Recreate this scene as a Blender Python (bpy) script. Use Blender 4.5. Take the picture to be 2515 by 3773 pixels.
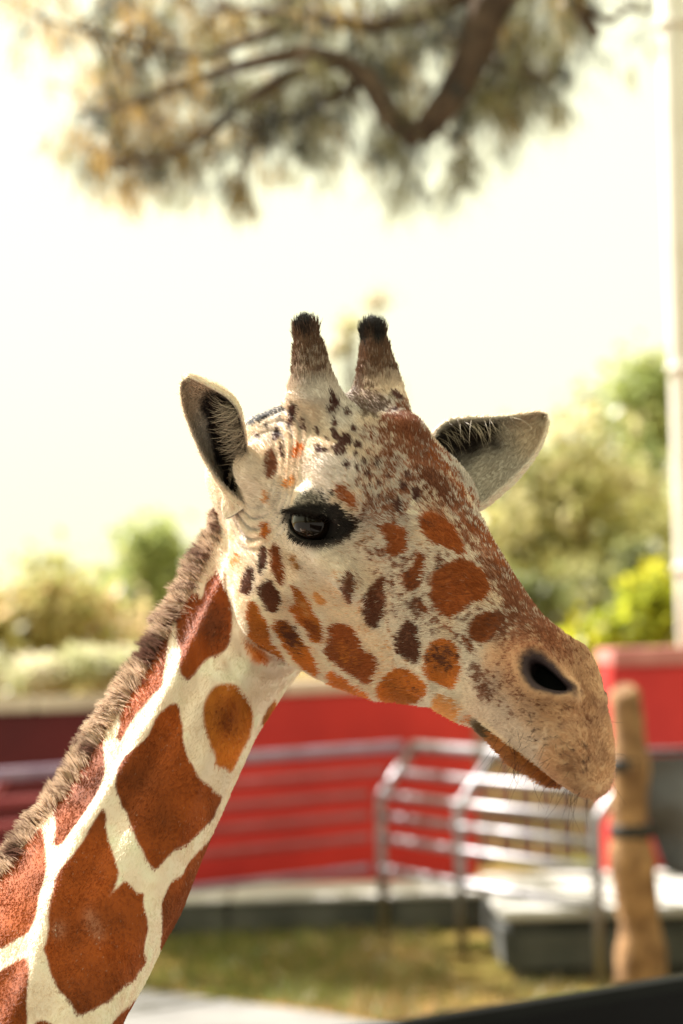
import bpy, bmesh, math, random
import numpy as np
from mathutils import Matrix, Vector
import openvdb as vdb

for o in list(bpy.data.objects): bpy.data.objects.remove(o, do_unlink=True)
SC = bpy.context.scene
COL = SC.collection
random.seed(7)
RNG = np.random.default_rng(7)

# ------------------------------------------------------------------ camera, sky, sun, exposure
W, H = 2515, 3773                      # photograph size, used to turn picture measurements into directions
LENS = 85.0
FPX = LENS / 36 * H
AL, RO = math.radians(2.83), math.radians(1.5)
CAM = np.array([0, 0, 1.6])
_R0 = np.array([1, 0, 0.]); FW = np.array([0, math.cos(AL), math.sin(AL)]); _U0 = np.array([0, -math.sin(AL), math.cos(AL)])
RI = math.cos(RO) * _R0 - math.sin(RO) * _U0
UI = math.sin(RO) * _R0 + math.cos(RO) * _U0
cd = bpy.data.cameras.new('camera'); cam = bpy.data.objects.new('camera', cd); COL.objects.link(cam)
cd.sensor_fit = 'VERTICAL'; cd.sensor_height = 36; cd.sensor_width = 24; cd.lens = LENS
cd.clip_start = 0.05; cd.clip_end = 2000
cam.matrix_world = Matrix(((RI[0], UI[0], -FW[0], CAM[0]), (RI[1], UI[1], -FW[1], CAM[1]), (RI[2], UI[2], -FW[2], CAM[2]), (0, 0, 0, 1)))
cd.dof.use_dof = True; cd.dof.focus_distance = 2.63; cd.dof.aperture_fstop = 3.9
SC.camera = cam

SUN_DIR = Vector((-0.62, 0.50, 0.80)).normalized()      # towards the sun: left of and behind the animal, high
world = bpy.data.worlds.new('World'); SC.world = world; world.use_nodes = True
nt = world.node_tree; nt.nodes.clear()
sky = nt.nodes.new('ShaderNodeTexSky'); sky.sky_type = 'NISHITA'; sky.sun_disc = False
sky.sun_elevation = math.asin(SUN_DIR.z); sky.sun_rotation = math.atan2(SUN_DIR.x, SUN_DIR.y)
sky.air_density = 1.0; sky.dust_density = 6.0; sky.ozone_density = 1.0
mixc = nt.nodes.new('ShaderNodeMix'); mixc.data_type = 'RGBA'; mixc.inputs[0].default_value = 0.88
mixc.inputs[7].default_value = (4.2, 4.12, 2.66, 1)     # bright even summer haze over the whole sky
bg = nt.nodes.new('ShaderNodeBackground'); bg.inputs[1].default_value = 0.10
wo = nt.nodes.new('ShaderNodeOutputWorld')
nt.links.new(sky.outputs[0], mixc.inputs[6]); nt.links.new(mixc.outputs[2], bg.inputs[0]); nt.links.new(bg.outputs[0], wo.inputs[0])
sd = bpy.data.lights.new('sun', 'SUN'); sd.energy = 4.8; sd.angle = math.radians(0.6); sd.color = (1, 0.95, 0.88)
sun = bpy.data.objects.new('sun', sd); COL.objects.link(sun); sun.location = (-6, 6, 12)
sun.rotation_euler = SUN_DIR.to_track_quat('Z', 'Y').to_euler()
SC.view_settings.view_transform = 'Standard'; SC.view_settings.look = 'None'
SC.view_settings.exposure = 1.75; SC.view_settings.gamma = 1.0
SC.cycles.use_denoising = True
SC.cycles.max_bounces = 6; SC.cycles.diffuse_bounces = 4; SC.cycles.glossy_bounces = 3
SC.cycles.caustics_reflective = False; SC.cycles.caustics_refractive = False
SC.cycles_curves.shape = 'RIBBONS'

def proj(p):
    d = np.asarray(p) - CAM
    z = d @ FW
    return np.stack([W / 2 + FPX * (d @ RI) / z, H / 2 - FPX * (d @ UI) / z], -1)
def ray(px):
    px = np.asarray(px, float)
    return FW + ((px[..., 0:1] - W / 2) / FPX) * RI - ((px[..., 1:2] - H / 2) / FPX) * UI
def at(px, Y):                                            # the point of a sight line at depth Y
    d = ray(px); Y = np.asarray(Y, float)
    return CAM + d * ((Y[..., None] if Y.ndim else Y) / d[..., 1:2])

# ------------------------------------------------------------------ helpers for the place
def new_mat(name):
    m = bpy.data.materials.new(name); m.use_nodes = True
    return m, m.node_tree, m.node_tree.nodes['Principled BSDF']
def noise_mat(name, c1, c2, scale=3.0, rough=.8, bump=0.0, detail=6, spec=.3, metallic=0.0, contrast=(.35, .65), coat=0.0):
    m, t, b = new_mat(name); tc = t.nodes.new('ShaderNodeTexCoord'); n = t.nodes.new('ShaderNodeTexNoise'); n.inputs['Scale'].default_value = scale; n.inputs['Detail'].default_value = detail
    r = t.nodes.new('ShaderNodeValToRGB'); r.color_ramp.elements[0].position, r.color_ramp.elements[1].position = contrast
    r.color_ramp.elements[0].color = (*c1, 1); r.color_ramp.elements[1].color = (*c2, 1)
    t.links.new(tc.outputs['Object'], n.inputs['Vector']); t.links.new(n.outputs['Fac'], r.inputs[0]); t.links.new(r.outputs[0], b.inputs['Base Color'])
    b.inputs['Roughness'].default_value = rough; b.inputs['Specular IOR Level'].default_value = spec; b.inputs['Metallic'].default_value = metallic; b.inputs['Coat Weight'].default_value = coat
    if bump:
        n2 = t.nodes.new('ShaderNodeTexNoise'); n2.inputs['Scale'].default_value = scale * 6; n2.inputs['Detail'].default_value = 8
        bp = t.nodes.new('ShaderNodeBump'); bp.inputs['Strength'].default_value = bump; bp.inputs['Distance'].default_value = .02
        t.links.new(tc.outputs['Object'], n2.inputs['Vector']); t.links.new(n2.outputs['Fac'], bp.inputs['Height']); t.links.new(bp.outputs[0], b.inputs['Normal'])
    return m
def attr_leaf(name, transl=.35, rough=.5):
    m, t, b = new_mat(name); a = t.nodes.new('ShaderNodeAttribute'); a.attribute_name = 'col'
    t.links.new(a.outputs['Color'], b.inputs['Base Color']); b.inputs['Roughness'].default_value = rough
    tr = t.nodes.new('ShaderNodeBsdfTranslucent'); t.links.new(a.outputs['Color'], tr.inputs[0]); mx = t.nodes.new('ShaderNodeMixShader'); mx.inputs[0].default_value = transl
    t.links.new(b.outputs[0], mx.inputs[1]); t.links.new(tr.outputs[0], mx.inputs[2]); t.links.new(mx.outputs[0], t.nodes['Material Output'].inputs[0])
    return m
def tag(o, label=None, cat=None, group=None, kind=None):
    for k, x in (('label', label), ('category', cat), ('group', group), ('kind', kind)):
        if x: o[k] = x
    return o
def empty(name, loc=(0, 0, 0), rz=0.0):
    o = bpy.data.objects.new(name, None); COL.objects.link(o); o.location = loc; o.rotation_euler[2] = rz; o.empty_display_size = .1; return o
def bm_obj(name, bm, mat, parent=None, smooth=False, bevel=0.0):
    if bevel: bmesh.ops.bevel(bm, geom=list(bm.edges), offset=bevel, segments=2, affect='EDGES')
    me = bpy.data.meshes.new(name); bm.to_mesh(me); bm.free(); me.materials.append(mat)
    if smooth:
        for p in me.polygons: p.use_smooth = True
    o = bpy.data.objects.new(name, me); COL.objects.link(o)
    if parent: o.parent = parent
    return o
def box(bm, lo, hi):
    r = bmesh.ops.create_cube(bm, size=1); c = [(a + b) / 2 for a, b in zip(lo, hi)]; s = [b - a for a, b in zip(lo, hi)]
    for v in r['verts']: v.co = Vector((c[0] + v.co.x * s[0], c[1] + v.co.y * s[1], c[2] + v.co.z * s[2]))
    return r['verts']
def tube(bm, pts, rad, seg=10, cap=True):
    pts = [Vector(p) for p in pts]; n = len(pts); rad = [rad] * n if not hasattr(rad, '__len__') else rad; rings = []
    ref = Vector((0, 0, 1)) if abs((pts[1] - pts[0]).normalized().z) < .9 else Vector((1, 0, 0))
    for i, p in enumerate(pts):
        t = (pts[min(i + 1, n - 1)] - pts[max(i - 1, 0)]).normalized(); a = (ref - t * ref.dot(t)).normalized(); b = t.cross(a); ref = a
        rings.append([bm.verts.new(p + (a * math.cos(2 * math.pi * k / seg) + b * math.sin(2 * math.pi * k / seg)) * rad[i]) for k in range(seg)])
    for r0, r1 in zip(rings, rings[1:]):
        for k in range(seg): bm.faces.new((r0[k], r0[(k + 1) % seg], r1[(k + 1) % seg], r1[k]))
    if cap: bm.faces.new(rings[0][::-1]); bm.faces.new(rings[-1])
def V(px, Y):                                             # picture place (1568-wide view) at depth Y
    return at(np.array(px, float) * (2515 / 1568.0), float(Y))
def arr_obj(name, v, q, mat, parent, col=None, smooth=False):
    me = bpy.data.meshes.new(name); n, k = q.shape
    me.vertices.add(len(v)); me.vertices.foreach_set('co', np.asarray(v, np.float32).ravel()); me.loops.add(n * k); me.loops.foreach_set('vertex_index', q.astype(np.int32).ravel())
    me.polygons.add(n); me.polygons.foreach_set('loop_start', np.arange(0, n * k, k, dtype=np.int32)); me.polygons.foreach_set('loop_total', np.full(n, k, np.int32)); me.update(calc_edges=True)
    if col is not None:
        a = me.attributes.new('col', 'FLOAT_COLOR', 'POINT'); a.data.foreach_set('color', np.c_[col, np.ones(len(col))].astype(np.float32).ravel())
    if smooth: me.polygons.foreach_set('use_smooth', np.ones(n, bool))
    me.materials.append(mat); o = bpy.data.objects.new(name, me); COL.objects.link(o); o.parent = parent; return o

# ------------------------------------------------------------------ ground
def sheet(name, outline, z, mat, sub=0):
    bm = bmesh.new(); bm.faces.new([bm.verts.new((x, y, z)) for x, y in outline]); return tag(bm_obj(name, bm, mat), kind='structure')
def ground_mat():
    m, t, b = new_mat('grass_and_dirt'); tc = t.nodes.new('ShaderNodeTexCoord')
    n = t.nodes.new('ShaderNodeTexNoise'); n.inputs['Scale'].default_value = .9; n.inputs['Detail'].default_value = 8
    f = t.nodes.new('ShaderNodeTexNoise'); f.inputs['Scale'].default_value = 30; f.inputs['Detail'].default_value = 6
    r = t.nodes.new('ShaderNodeValToRGB'); e = r.color_ramp.elements; e[0].position = .40; e[0].color = (.11, .105, .018, 1); e[1].position = .60; e[1].color = (.22, .125, .050, 1)
    r2 = t.nodes.new('ShaderNodeValToRGB'); r2.color_ramp.elements[0].color = (.55, .55, .5, 1); r2.color_ramp.elements[1].color = (1.4, 1.35, 1.1, 1)
    mx = t.nodes.new('ShaderNodeMix'); mx.data_type = 'RGBA'; mx.blend_type = 'MULTIPLY'; mx.inputs[0].default_value = 1
    for a in (n, f): t.links.new(tc.outputs['Object'], a.inputs['Vector'])
    t.links.new(n.outputs['Fac'], r.inputs[0]); t.links.new(f.outputs['Fac'], r2.inputs[0]); t.links.new(r.outputs[0], mx.inputs[6]); t.links.new(r2.outputs[0], mx.inputs[7])
    t.links.new(mx.outputs[2], b.inputs['Base Color']); b.inputs['Roughness'].default_value = .95; b.inputs['Specular IOR Level'].default_value = .1; return m
M_GROUND = ground_mat()
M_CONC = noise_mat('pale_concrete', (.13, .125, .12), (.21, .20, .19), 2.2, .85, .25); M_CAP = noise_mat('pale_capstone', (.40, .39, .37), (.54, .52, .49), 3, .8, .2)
M_KERB = noise_mat('mossy_concrete', (.045, .048, .046), (.12, .12, .11), 2.5, .9, .4)  # shade painted in: kerb and basin fronts dark, sunlit tops left pale
sheet('ground', [(-400, -200), (400, -200), (400, 700), (-400, 700)], 0.0, M_GROUND)
_pe = [V((-250, 2262), 0)[:2]] if False else []
def gpt(px):                                              # where a sight line meets the ground
    d = ray(np.array(px, float) * (2515 / 1568.0)); p = CAM + d * (-CAM[2] / d[2]); return (float(p[0]), float(p[1]))
edge = [gpt((x, y)) for x, y in ((-300, 2240), (100, 2252), (330, 2275), (560, 2305), (760, 2332), (960, 2372), (1200, 2420), (1600, 2480), (2400, 2540))]
sheet('path', [(-30, edge[0][1])] + edge + [(30, edge[-1][1]), (30, -12), (-30, -12)], .004, M_CONC)
# clumps of grass on the lawn behind the path
M_GRASS = attr_leaf('grass_blade', .3, .6)
def grass():
    n = 26000; x = RNG.uniform(-3.2, 2.6, n); y = RNG.uniform(9.6, 13.05, n)
    e = np.interp(x, [p[0] for p in edge], [p[1] for p in edge]); dens = .5 + .5 * np.sin(x * 3.1 + 1.2 * np.sin(y * 2.3)) * np.sin(y * 2.9 + x)
    k = (y > e + .05) & (RNG.random(n) < np.clip(dens + .25 - .25 * (x > .2), .05, 1)) & ~((x > .45) & (y > 10.9)); x, y = x[k], y[k]; n = len(x)
    hgt = RNG.uniform(.03, .085, n); a = RNG.uniform(0, 2 * math.pi, n); w = RNG.uniform(.004, .008, n); lean = RNG.normal(0, .03, (n, 2))
    b = np.c_[x, y, np.zeros(n)]; s = np.c_[np.cos(a) * w, np.sin(a) * w, np.zeros(n)]; tpp = b + np.c_[lean, hgt]
    v = np.stack([b - s, b + s, tpp], 1).reshape(-1, 3); q = np.arange(n * 3).reshape(-1, 3)
    c = np.where(RNG.random((n, 1)) < np.clip(.35 + .4 * (x[:, None] > 0), 0, 1), np.array([.24, .18, .07]), np.array([.14, .17, .035])) * RNG.uniform(.7, 1.3, (n, 1))
    tag(arr_obj('grass', v, q, M_GRASS, None, np.repeat(c, 3, 0)), 'short patchy grass growing between kerb and path', 'grass', None, 'stuff')
grass()

# ------------------------------------------------------------------ low kerb wall, basin, red walls
def slab(name, lo, hi, mat, bev=.02, parent=None): 
    bm = bmesh.new(); box(bm, lo, hi); return bm_obj(name, bm, mat, parent, False, bev)
kw = empty('kerb_wall', (-.9, 13.35, 0))
for k in range(6):
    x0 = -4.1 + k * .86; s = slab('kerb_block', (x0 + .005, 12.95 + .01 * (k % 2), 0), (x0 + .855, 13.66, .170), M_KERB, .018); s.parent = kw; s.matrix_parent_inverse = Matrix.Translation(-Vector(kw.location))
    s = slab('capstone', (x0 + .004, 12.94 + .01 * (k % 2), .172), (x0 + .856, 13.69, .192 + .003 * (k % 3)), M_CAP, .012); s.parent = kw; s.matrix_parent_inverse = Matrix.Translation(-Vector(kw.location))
tag(kw, 'low weathered concrete kerb wall at the foot of the red wall', 'kerb wall')
bs = empty('basin', (1.4, 11.8, 0))
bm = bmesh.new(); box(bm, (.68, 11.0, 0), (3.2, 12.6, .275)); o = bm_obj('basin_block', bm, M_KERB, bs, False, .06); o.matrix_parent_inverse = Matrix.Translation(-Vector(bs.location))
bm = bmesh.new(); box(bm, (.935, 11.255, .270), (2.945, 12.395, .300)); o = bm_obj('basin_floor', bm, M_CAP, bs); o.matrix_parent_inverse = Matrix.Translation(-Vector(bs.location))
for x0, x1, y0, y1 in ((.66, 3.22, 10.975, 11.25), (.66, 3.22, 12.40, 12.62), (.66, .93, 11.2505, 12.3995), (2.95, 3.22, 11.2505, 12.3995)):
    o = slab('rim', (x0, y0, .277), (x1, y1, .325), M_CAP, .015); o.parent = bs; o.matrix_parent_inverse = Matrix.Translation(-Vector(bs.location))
tag(bs, 'low broad concrete basin with a sunlit pale rim beside the log post', 'basin')
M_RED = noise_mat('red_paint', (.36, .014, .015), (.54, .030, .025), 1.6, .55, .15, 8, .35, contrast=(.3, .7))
M_RED_SHADE = noise_mat('maroon_paint', (.070, .006, .010), (.13, .012, .016), .9, .6, .05, 6, .3)  # darker copy of the red paint: shade on the left wall put into colour
M_COPE = noise_mat('pale_coping', (.50, .40, .33), (.66, .56, .46), 4, .8, .2)
def wall(name, a, b, h, th, mat, cope_h, label, cope_mat=M_COPE):
    a = Vector((a[0], a[1], 0)); b = Vector((b[0], b[1], 0)); d = b - a; ln = d.length; e = empty(name, a, math.atan2(d.y, d.x))
    bm = bmesh.new(); box(bm, (0, 0, 0), (ln, th, h)); bm_obj('wall_body', bm, mat, e, False, .012)
    n = max(1, int(round(ln / .8)))
    for k in range(n):
        bm = bmesh.new(); box(bm, (ln * k / n + .003, -.035, h + .001), (ln * (k + 1) / n - .003, th + .035, h + cope_h)); bm_obj('coping_stone', bm, cope_mat, e, False, .012)
    tag(e, label, 'wall'); return e
wall('boundary_wall', (-.98, 13.72), (.80, 15.1), 1.235, .2, M_RED, .085, 'bright red painted wall with pale coping behind the steel railings')
wall('boundary_wall', (-4.8, 13.62), (-1.0, 13.74), 1.19, .2, M_RED_SHADE, .085, 'dark maroon wall with pale coping behind the mane')
rb = wall('gate_wall', (1.40, 12.75), (4.2, 12.95), 1.38, .5, M_RED, .09, 'thick red wall end with faded pink top beside the log post', noise_mat('faded_red', (.42, .15, .13), (.58, .26, .22), 5, .8, .2))  # pink coping: sunlit red put into the colour

# ------------------------------------------------------------------ plank fence behind the railings
M_WOOD = noise_mat('grey_wood', (.17, .13, .11), (.30, .23, .19), 5, .8, .3)
pf = empty('plank_fence', (.85, 16.2, 0))
for k in range(14):
    bm = bmesh.new(); box(bm, (k * .135, 0, .05), (k * .135 + .118, .025, 1.0 + .03 * math.sin(k * 2.7))); bm_obj('plank', bm, M_WOOD, pf, False, .004)
for z in (.3, .8):
    bm = bmesh.new(); box(bm, (-.05, .027, z), (1.95, .065, z + .09)); bm_obj('cross_board', bm, M_WOOD, pf, False, .004)
for k in range(3):
    bm = bmesh.new(); box(bm, (.0 + k * .9, .067, 0), (.09 + k * .9, .157, .95)); bm_obj('post', bm, M_WOOD, pf, False, .004)
tag(pf, 'weathered grey plank fence seen through the steel railings', 'fence')

# ------------------------------------------------------------------ white pipe railings
M_WHITE = noise_mat('galvanised_steel', (.22, .21, .23), (.32, .31, .32), 6, .46, .0, 4, .5, 0.9); M_DULL = noise_mat('red_oxide_paint', (.26, .035, .045), (.36, .065, .075), 6, .45, .0, 4, .4); M_PURP = noise_mat('mauve_paint', (.20, .13, .21), (.30, .21, .30), 6, .4, .0, 4, .4)  # left rails: red wall reflection and mauve shade put into their colours
LEAN = Vector((.19, .08, 0))
def railing(name, stations, heights, label, first=0, mat=M_WHITE, rr=.020):
    e = empty(name, (stations[0][0], stations[0][1], 0)); inv = Matrix.Translation(-Vector(e.location))
    pts = [Vector((x, y, 0)) for x, y in stations]
    def put(o): o.parent = e; o.matrix_parent_inverse = inv
    for p in pts[first:]:
        bm = bmesh.new(); tube(bm, [p, p + Vector((0, 0, .40)), p + Vector((0, 0, .72)), p + Vector((0, 0, .76)) + LEAN * .12, p + LEAN + Vector((0, 0, .985))], .024, 12); put(bm_obj('post', bm, mat if first else M_WHITE, None, True))
    for z in heights:
        off = LEAN * max(0, min(1, (z - .74) / .245)); r = .030 if z > .9 else rr
        bm = bmesh.new(); tube(bm, [p + off + Vector((0, 0, z)) for p in (pts if len(pts) > 1 else pts)], r, 12); put(bm_obj('rail', bm, M_PURP if first and (z > .9 or z < .4) else mat, None, True))
    return tag(e, label, 'railing')
P1 = V((872, 1830), 12.7); P2 = V((1052, 1838), 11.85); P3 = V((1368, 1885), 10.75)
railing('railing', [(P1[0], P1[1]), (P2[0], P2[1]), (P3[0], P3[1])], (.985, .855, .745, .635, .52, .36), 'shiny steel pipe railing with bent-over posts beside the basin')
railing('railing', [(P1[0] - .07, P1[1] + .03), (-.75, 11.95), (-1.75, 11.05), (-2.9, 10.1)], (.985, .86, .745, .635, .52, .36), 'red and mauve painted pipe railing running along the foot of the red wall', 2, M_DULL, .018)

# ------------------------------------------------------------------ log post with straps, tarpaulin, pole
M_LOG = noise_mat('peeled_log', (.15, .075, .035), (.44, .25, .12), 9, .85, .9)
M_STRAP = noise_mat('black_rubber', (.012, .011, .011), (.03, .028, .028), 8, .6, .1)
def log_post():
    b = V((1472, 2262), 10.6); t = V((1432, 1592), 10.6); e = empty('log_post', (b[0], 10.6, 0)); dx = (t[0] - b[0]); zt = t[2]
    bm = bmesh.new(); n = 22; pts = []; rad = []
    for i in range(n):
        f = i / (n - 1); pts.append((dx * f + .012 * math.sin(f * 9), .01 * math.sin(f * 7 + 1), zt * f)); rad.append((.108 - .036 * f) * (1 + .10 * math.sin(f * 19) + .05 * math.sin(f * 41 + 2)))
    pts += [(dx, 0, zt + .02)]; rad += [.045]
    tube(bm, pts, rad, 16); bm_obj('log', bm, M_LOG, e, True)
    for z in (.985, .70):
        f = z / zt; r = (.108 - .036 * f) * 1.13; bm = bmesh.new(); tube(bm, [(dx * f, 0, z - .028), (dx * f, 0, z - .02), (dx * f, 0, z + .02), (dx * f, 0, z + .028)], [r * .96, r, r, r * .96], 18); bm_obj('strap', bm, M_STRAP, e, True)
    tag(e, 'upright peeled log post bound with two black straps', 'post')
log_post()
M_TARP = noise_mat('grey_tarpaulin', (.045, .048, .060), (.14, .14, .16), 3.0, .45, .6, 8, .5)
def tarp():
    tl = V((1478, 1738), 10.75); n, m = 24, 18; v = []
    for j in range(m):
        for i in range(n):
            fx, fz = i / (n - 1), j / (m - 1)
            x = tl[0] + fx * 1.3 + .16 * max(0, fz - .45); bot = .38 + .0 * fx; z = tl[2] - fz * (tl[2] - (.50 - .22 * min(1, fx * 2.2)))
            y = 10.78 + .035 * math.sin(fx * 16 + 2 * fz) * (.3 + fz) + .02 * math.sin(fz * 11 + fx * 5); v.append((x, y, z))
    for x, y, z in list(v): v.append((x, y + .012, z))
    q = []; N = n * m
    for j in range(m - 1):
        for i in range(n - 1):
            a = j * n + i; q.append((a, a + n, a + n + 1, a + 1)); q.append((N + a, N + a + 1, N + a + n + 1, N + a + n))
    for i in range(n - 1): q.append((i, i + 1, N + i + 1, N + i)); a = (m - 1) * n + i; q.append((a, N + a, N + a + 1, a + 1))
    for j in range(m - 1): a = j * n; q.append((a, N + a, N + a + n, a + n)); a += n - 1; q.append((a, a + n, N + a + n, N + a))
    e = empty('tarpaulin', (tl[0], 10.78, 0)); o = arr_obj('sheet', np.array(v) - [tl[0], 10.78, 0], np.array(q), M_TARP, e, None, True)
    bm = bmesh.new(); tube(bm, [(-.25, .01, tl[2] + .02), (1.4, .01, tl[2] + .02)], .014, 8); bm_obj('hanging_bar', bm, M_STRAP, e, True)
    bm = bmesh.new(); tube(bm, [(1.38, .01, 0), (1.38, .01, tl[2] + .04)], .03, 8); bm_obj('stake', bm, M_STRAP, e, True)
    tag(e, 'dark grey rubber sheet hung from a bar tied to the log post', 'tarpaulin')
tarp()
M_POLE = noise_mat('pale_pole', (.66, .62, .55), (.80, .76, .70), 2, .7, .2)
def pole():
    b = V((1596, 1500), 14.5); e = empty('utility_pole', (b[0], 14.5, 0)); bm = bmesh.new()
    tube(bm, [(0, 0, 0), (0, 0, 2), (0, 0, 4), (0, 0, 8.5)], [.105, .10, .095, .08], 16); bm_obj('shaft', bm, M_POLE, e, True)
    for z in (1.9, 3.1, 5.2):
        bm = bmesh.new(); tube(bm, [(0, 0, z), (0, 0, z + .05)], .112, 16); bm_obj('band', bm, M_POLE, e, True)
    tag(e, 'tall pale utility pole rising behind the red wall end', 'pole')
pole()
M_BLACK = noise_mat('black_gloss_paint', (.003, .003, .004), (.006, .006, .008), 5, .40, .02, 4, .05)
def guard():
    a = V((1640, 2225), 1.86); b = V((760, 2365), 1.60); d = (b - a) / np.linalg.norm(b - a); a2 = a - d * .35; b2 = b + d * .25
    e = empty('guard_rail', (float(a2[0]), float(a2[1]), 0)); ln = float(np.linalg.norm(b2 - a2)); dd = Vector(d); sd_ = Vector((dd.y, -dd.x, 0)).normalized(); up = dd.cross(sd_); up = up if up.z > 0 else -up
    def P(s, y, z): return Vector(a2) + dd * s + sd_ * y + up * z - Vector(e.location)
    bm = bmesh.new(); prof = [(-.012, -.010), (-.008, -.002), (.0, 0), (.008, -.002), (.012, -.010), (.012, -.055), (.008, -.062), (-.008, -.062), (-.012, -.055)]
    r0 = [bm.verts.new(P(0, y, z)) for y, z in prof]; r1 = [bm.verts.new(P(ln, y, z)) for y, z in prof]; n = len(prof)
    for k in range(n): bm.faces.new((r0[k], r0[(k + 1) % n], r1[(k + 1) % n], r1[k]))
    bm.faces.new(r0[::-1]); bm.faces.new(r1); bm.normal_update(); bm_obj('top_rail', bm, M_BLACK, e, False)
    bm = bmesh.new(); r0 = [P(0, -.008, -.07), P(ln, -.008, -.07), P(ln, -.008, -.60), P(0, -.008, -.60)]; q = [bm.verts.new(p) for p in r0] + [bm.verts.new(p + sd_ * .016) for p in r0]
    for f in ((0, 1, 2, 3), (7, 6, 5, 4), (0, 4, 5, 1), (1, 5, 6, 2), (2, 6, 7, 3), (3, 7, 4, 0)): bm.faces.new([q[i] for i in f])
    bm.normal_update(); bm_obj('panel', bm, M_BLACK, e, False)
    for s in (.06, ln - .06):
        p = P(s, 0, -.062); bm = bmesh.new(); tube(bm, [(p.x, p.y, -e.location.z), (p.x, p.y, p.z)], .02, 10); bm_obj('post', bm, M_BLACK, e, True)
    tag(e, 'glossy black metal guard rail slanting below the muzzle', 'guard rail')
guard()

# ------------------------------------------------------------------ trees
M_LEAF = attr_leaf('leaf', .50, .45); M_BARK = noise_mat('bark', (.05, .032, .022), (.13, .085, .055), 9, .9, .6)
def leaf_quads(c, size, flat=.0, aspect=.55):
    n = len(c); d = unit0(RNG.normal(0, 1, (n, 3))); e = unit0(np.cross(d, RNG.normal(0, 1, (n, 3)))); s = size[:, None]
    v = np.stack([c - d * s, c + e * s * aspect, c + d * s, c - e * s * aspect], 1).reshape(-1, 3); return v, np.arange(n * 4).reshape(-1, 4)
def unit0(v): return v / np.maximum(np.linalg.norm(v, axis=-1, keepdims=True), 1e-9)
def tree(name, label, base, crowns, cols, n=7000, leaf=.07, trunk_r=.12, group=None, clump=.35, cat='tree'):
    """crowns: list of (centre xyz, radii xyz); leaves gather in clumps at the ends of twigs"""
    e = empty(name, (base[0], base[1], 0)); org = np.array([base[0], base[1], 0.]); C, S, K = [], [], []
    bm = bmesh.new(); top = np.mean([c[0] for c in crowns], 0) - org
    fork = top * [.5, .5, .45]; tube(bm, [(0, 0, 0), tuple(fork * [.4, .4, .5]), tuple(fork)], [trunk_r, trunk_r * .85, trunk_r * .7], 10)
    for cen, rad in crowns:
        cen = np.array(cen) - org; rad = np.array(rad); nk = max(6, int(46 * rad.prod() ** (1 / 3) / clump * .25)); nl = int(n / len(crowns) / nk)
        d = unit0(RNG.normal(0, 1, (nk, 3))); kc = cen + d * rad * (RNG.random((nk, 1)) ** .45)
        for k in range(0, nk, max(1, nk // 7)): tube(bm, [tuple(fork), tuple(fork * .4 + kc[k] * .6 + RNG.normal(0, .1, 3)), tuple(kc[k])], [trunk_r * .5, trunk_r * .28, trunk_r * .06], 6)
        pos = np.repeat(kc, nl, 0) + RNG.normal(0, clump * .42, (nk * nl, 3)) * [1, 1, .8]; C.append(pos); S.append(RNG.uniform(.6, 1.3, len(pos)) * leaf)
        K.append(np.array(cols)[RNG.integers(0, len(cols), nk)].repeat(nl, 0) * RNG.uniform(.7, 1.3, (len(pos), 1)))
    bm_obj('trunk', bm, M_BARK, e, True); v, q = leaf_quads(np.concatenate(C), np.concatenate(S)); o = arr_obj('crown', v, q, M_LEAF, e, np.repeat(np.concatenate(K), 4, 0)); o['kind'] = 'stuff'
    return tag(e, label, cat, group)
def VC(px, Y, r, ry=None):                                # crown at a picture place, radius in view px
    c = V(px, Y); k = Y / (FPX / (2515 / 1568.0)); rx, rz = (r, r) if not hasattr(r, '__len__') else r; return (tuple(c), (rx * k, (ry or rx) * k, rz * k))
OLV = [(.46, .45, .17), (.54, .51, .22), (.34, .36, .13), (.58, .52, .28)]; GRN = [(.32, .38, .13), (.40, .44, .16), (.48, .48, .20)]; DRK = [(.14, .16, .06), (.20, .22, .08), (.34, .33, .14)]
YEL = [(.44, .46, .04), (.58, .54, .05), (.32, .36, .04)]; BRN = [(.56, .40, .20), (.48, .42, .18), (.60, .45, .25)]; PAL = [(.62, .56, .40), (.54, .54, .32), (.70, .64, .52)]
def xy(px, Y): p = V(px, Y); return (p[0], p[1])
tree('leafy_tree', 'broad pale olive tree behind the far ear', xy((1240, 1450), 34), [VC((1230, 1180), 34, (190, 160)), VC((1120, 1330), 34, (150, 130)), VC((1330, 1080), 34, (130, 120)), VC((1370, 1240), 35, (230, 210))], OLV, 6000, .10, .22, 'trees beyond the wall', .62)
tree('leafy_tree', 'tall green tree rising beside the pale pole', xy((1470, 1450), 38), [VC((1480, 1150), 38, (150, 150)), VC((1500, 960), 38, (80, 110)), VC((1420, 1320), 38, (170, 120))], GRN, 4000, .11, .22, 'trees beyond the wall', .6)
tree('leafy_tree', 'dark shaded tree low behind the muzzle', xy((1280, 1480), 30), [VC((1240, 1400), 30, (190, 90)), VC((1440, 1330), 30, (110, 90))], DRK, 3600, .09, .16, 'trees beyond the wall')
tree('flowering_bush', 'bright yellow-green bush above the red wall end', xy((1480, 1490), 19), [VC((1490, 1410), 19, (110, 80)), VC((1400, 1470), 19, (90, 50))], YEL, 3200, .06, .05, None, .22, 'bush')
tree('leafy_tree', 'thin pale tree whose sparse tip shows between the horns', xy((850, 1450), 36), [VC((860, 980), 36, (90, 130)), VC((868, 690), 36, (18, 14)), VC((800, 745), 36, (36, 20)), VC((780, 790), 36, (22, 40))], PAL, 700, .07, .045, 'trees beyond the wall', .2)
tree('leafy_tree', 'round brown-green tree above the maroon wall', xy((80, 1500), 30), [VC((90, 1400), 30, (130, 100)), VC((10, 1460), 30, (100, 90)), VC((200, 1450), 31, (220, 70))], BRN + OLV[:2], 4200, .09, .16, 'trees beyond the wall', .55)
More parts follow.
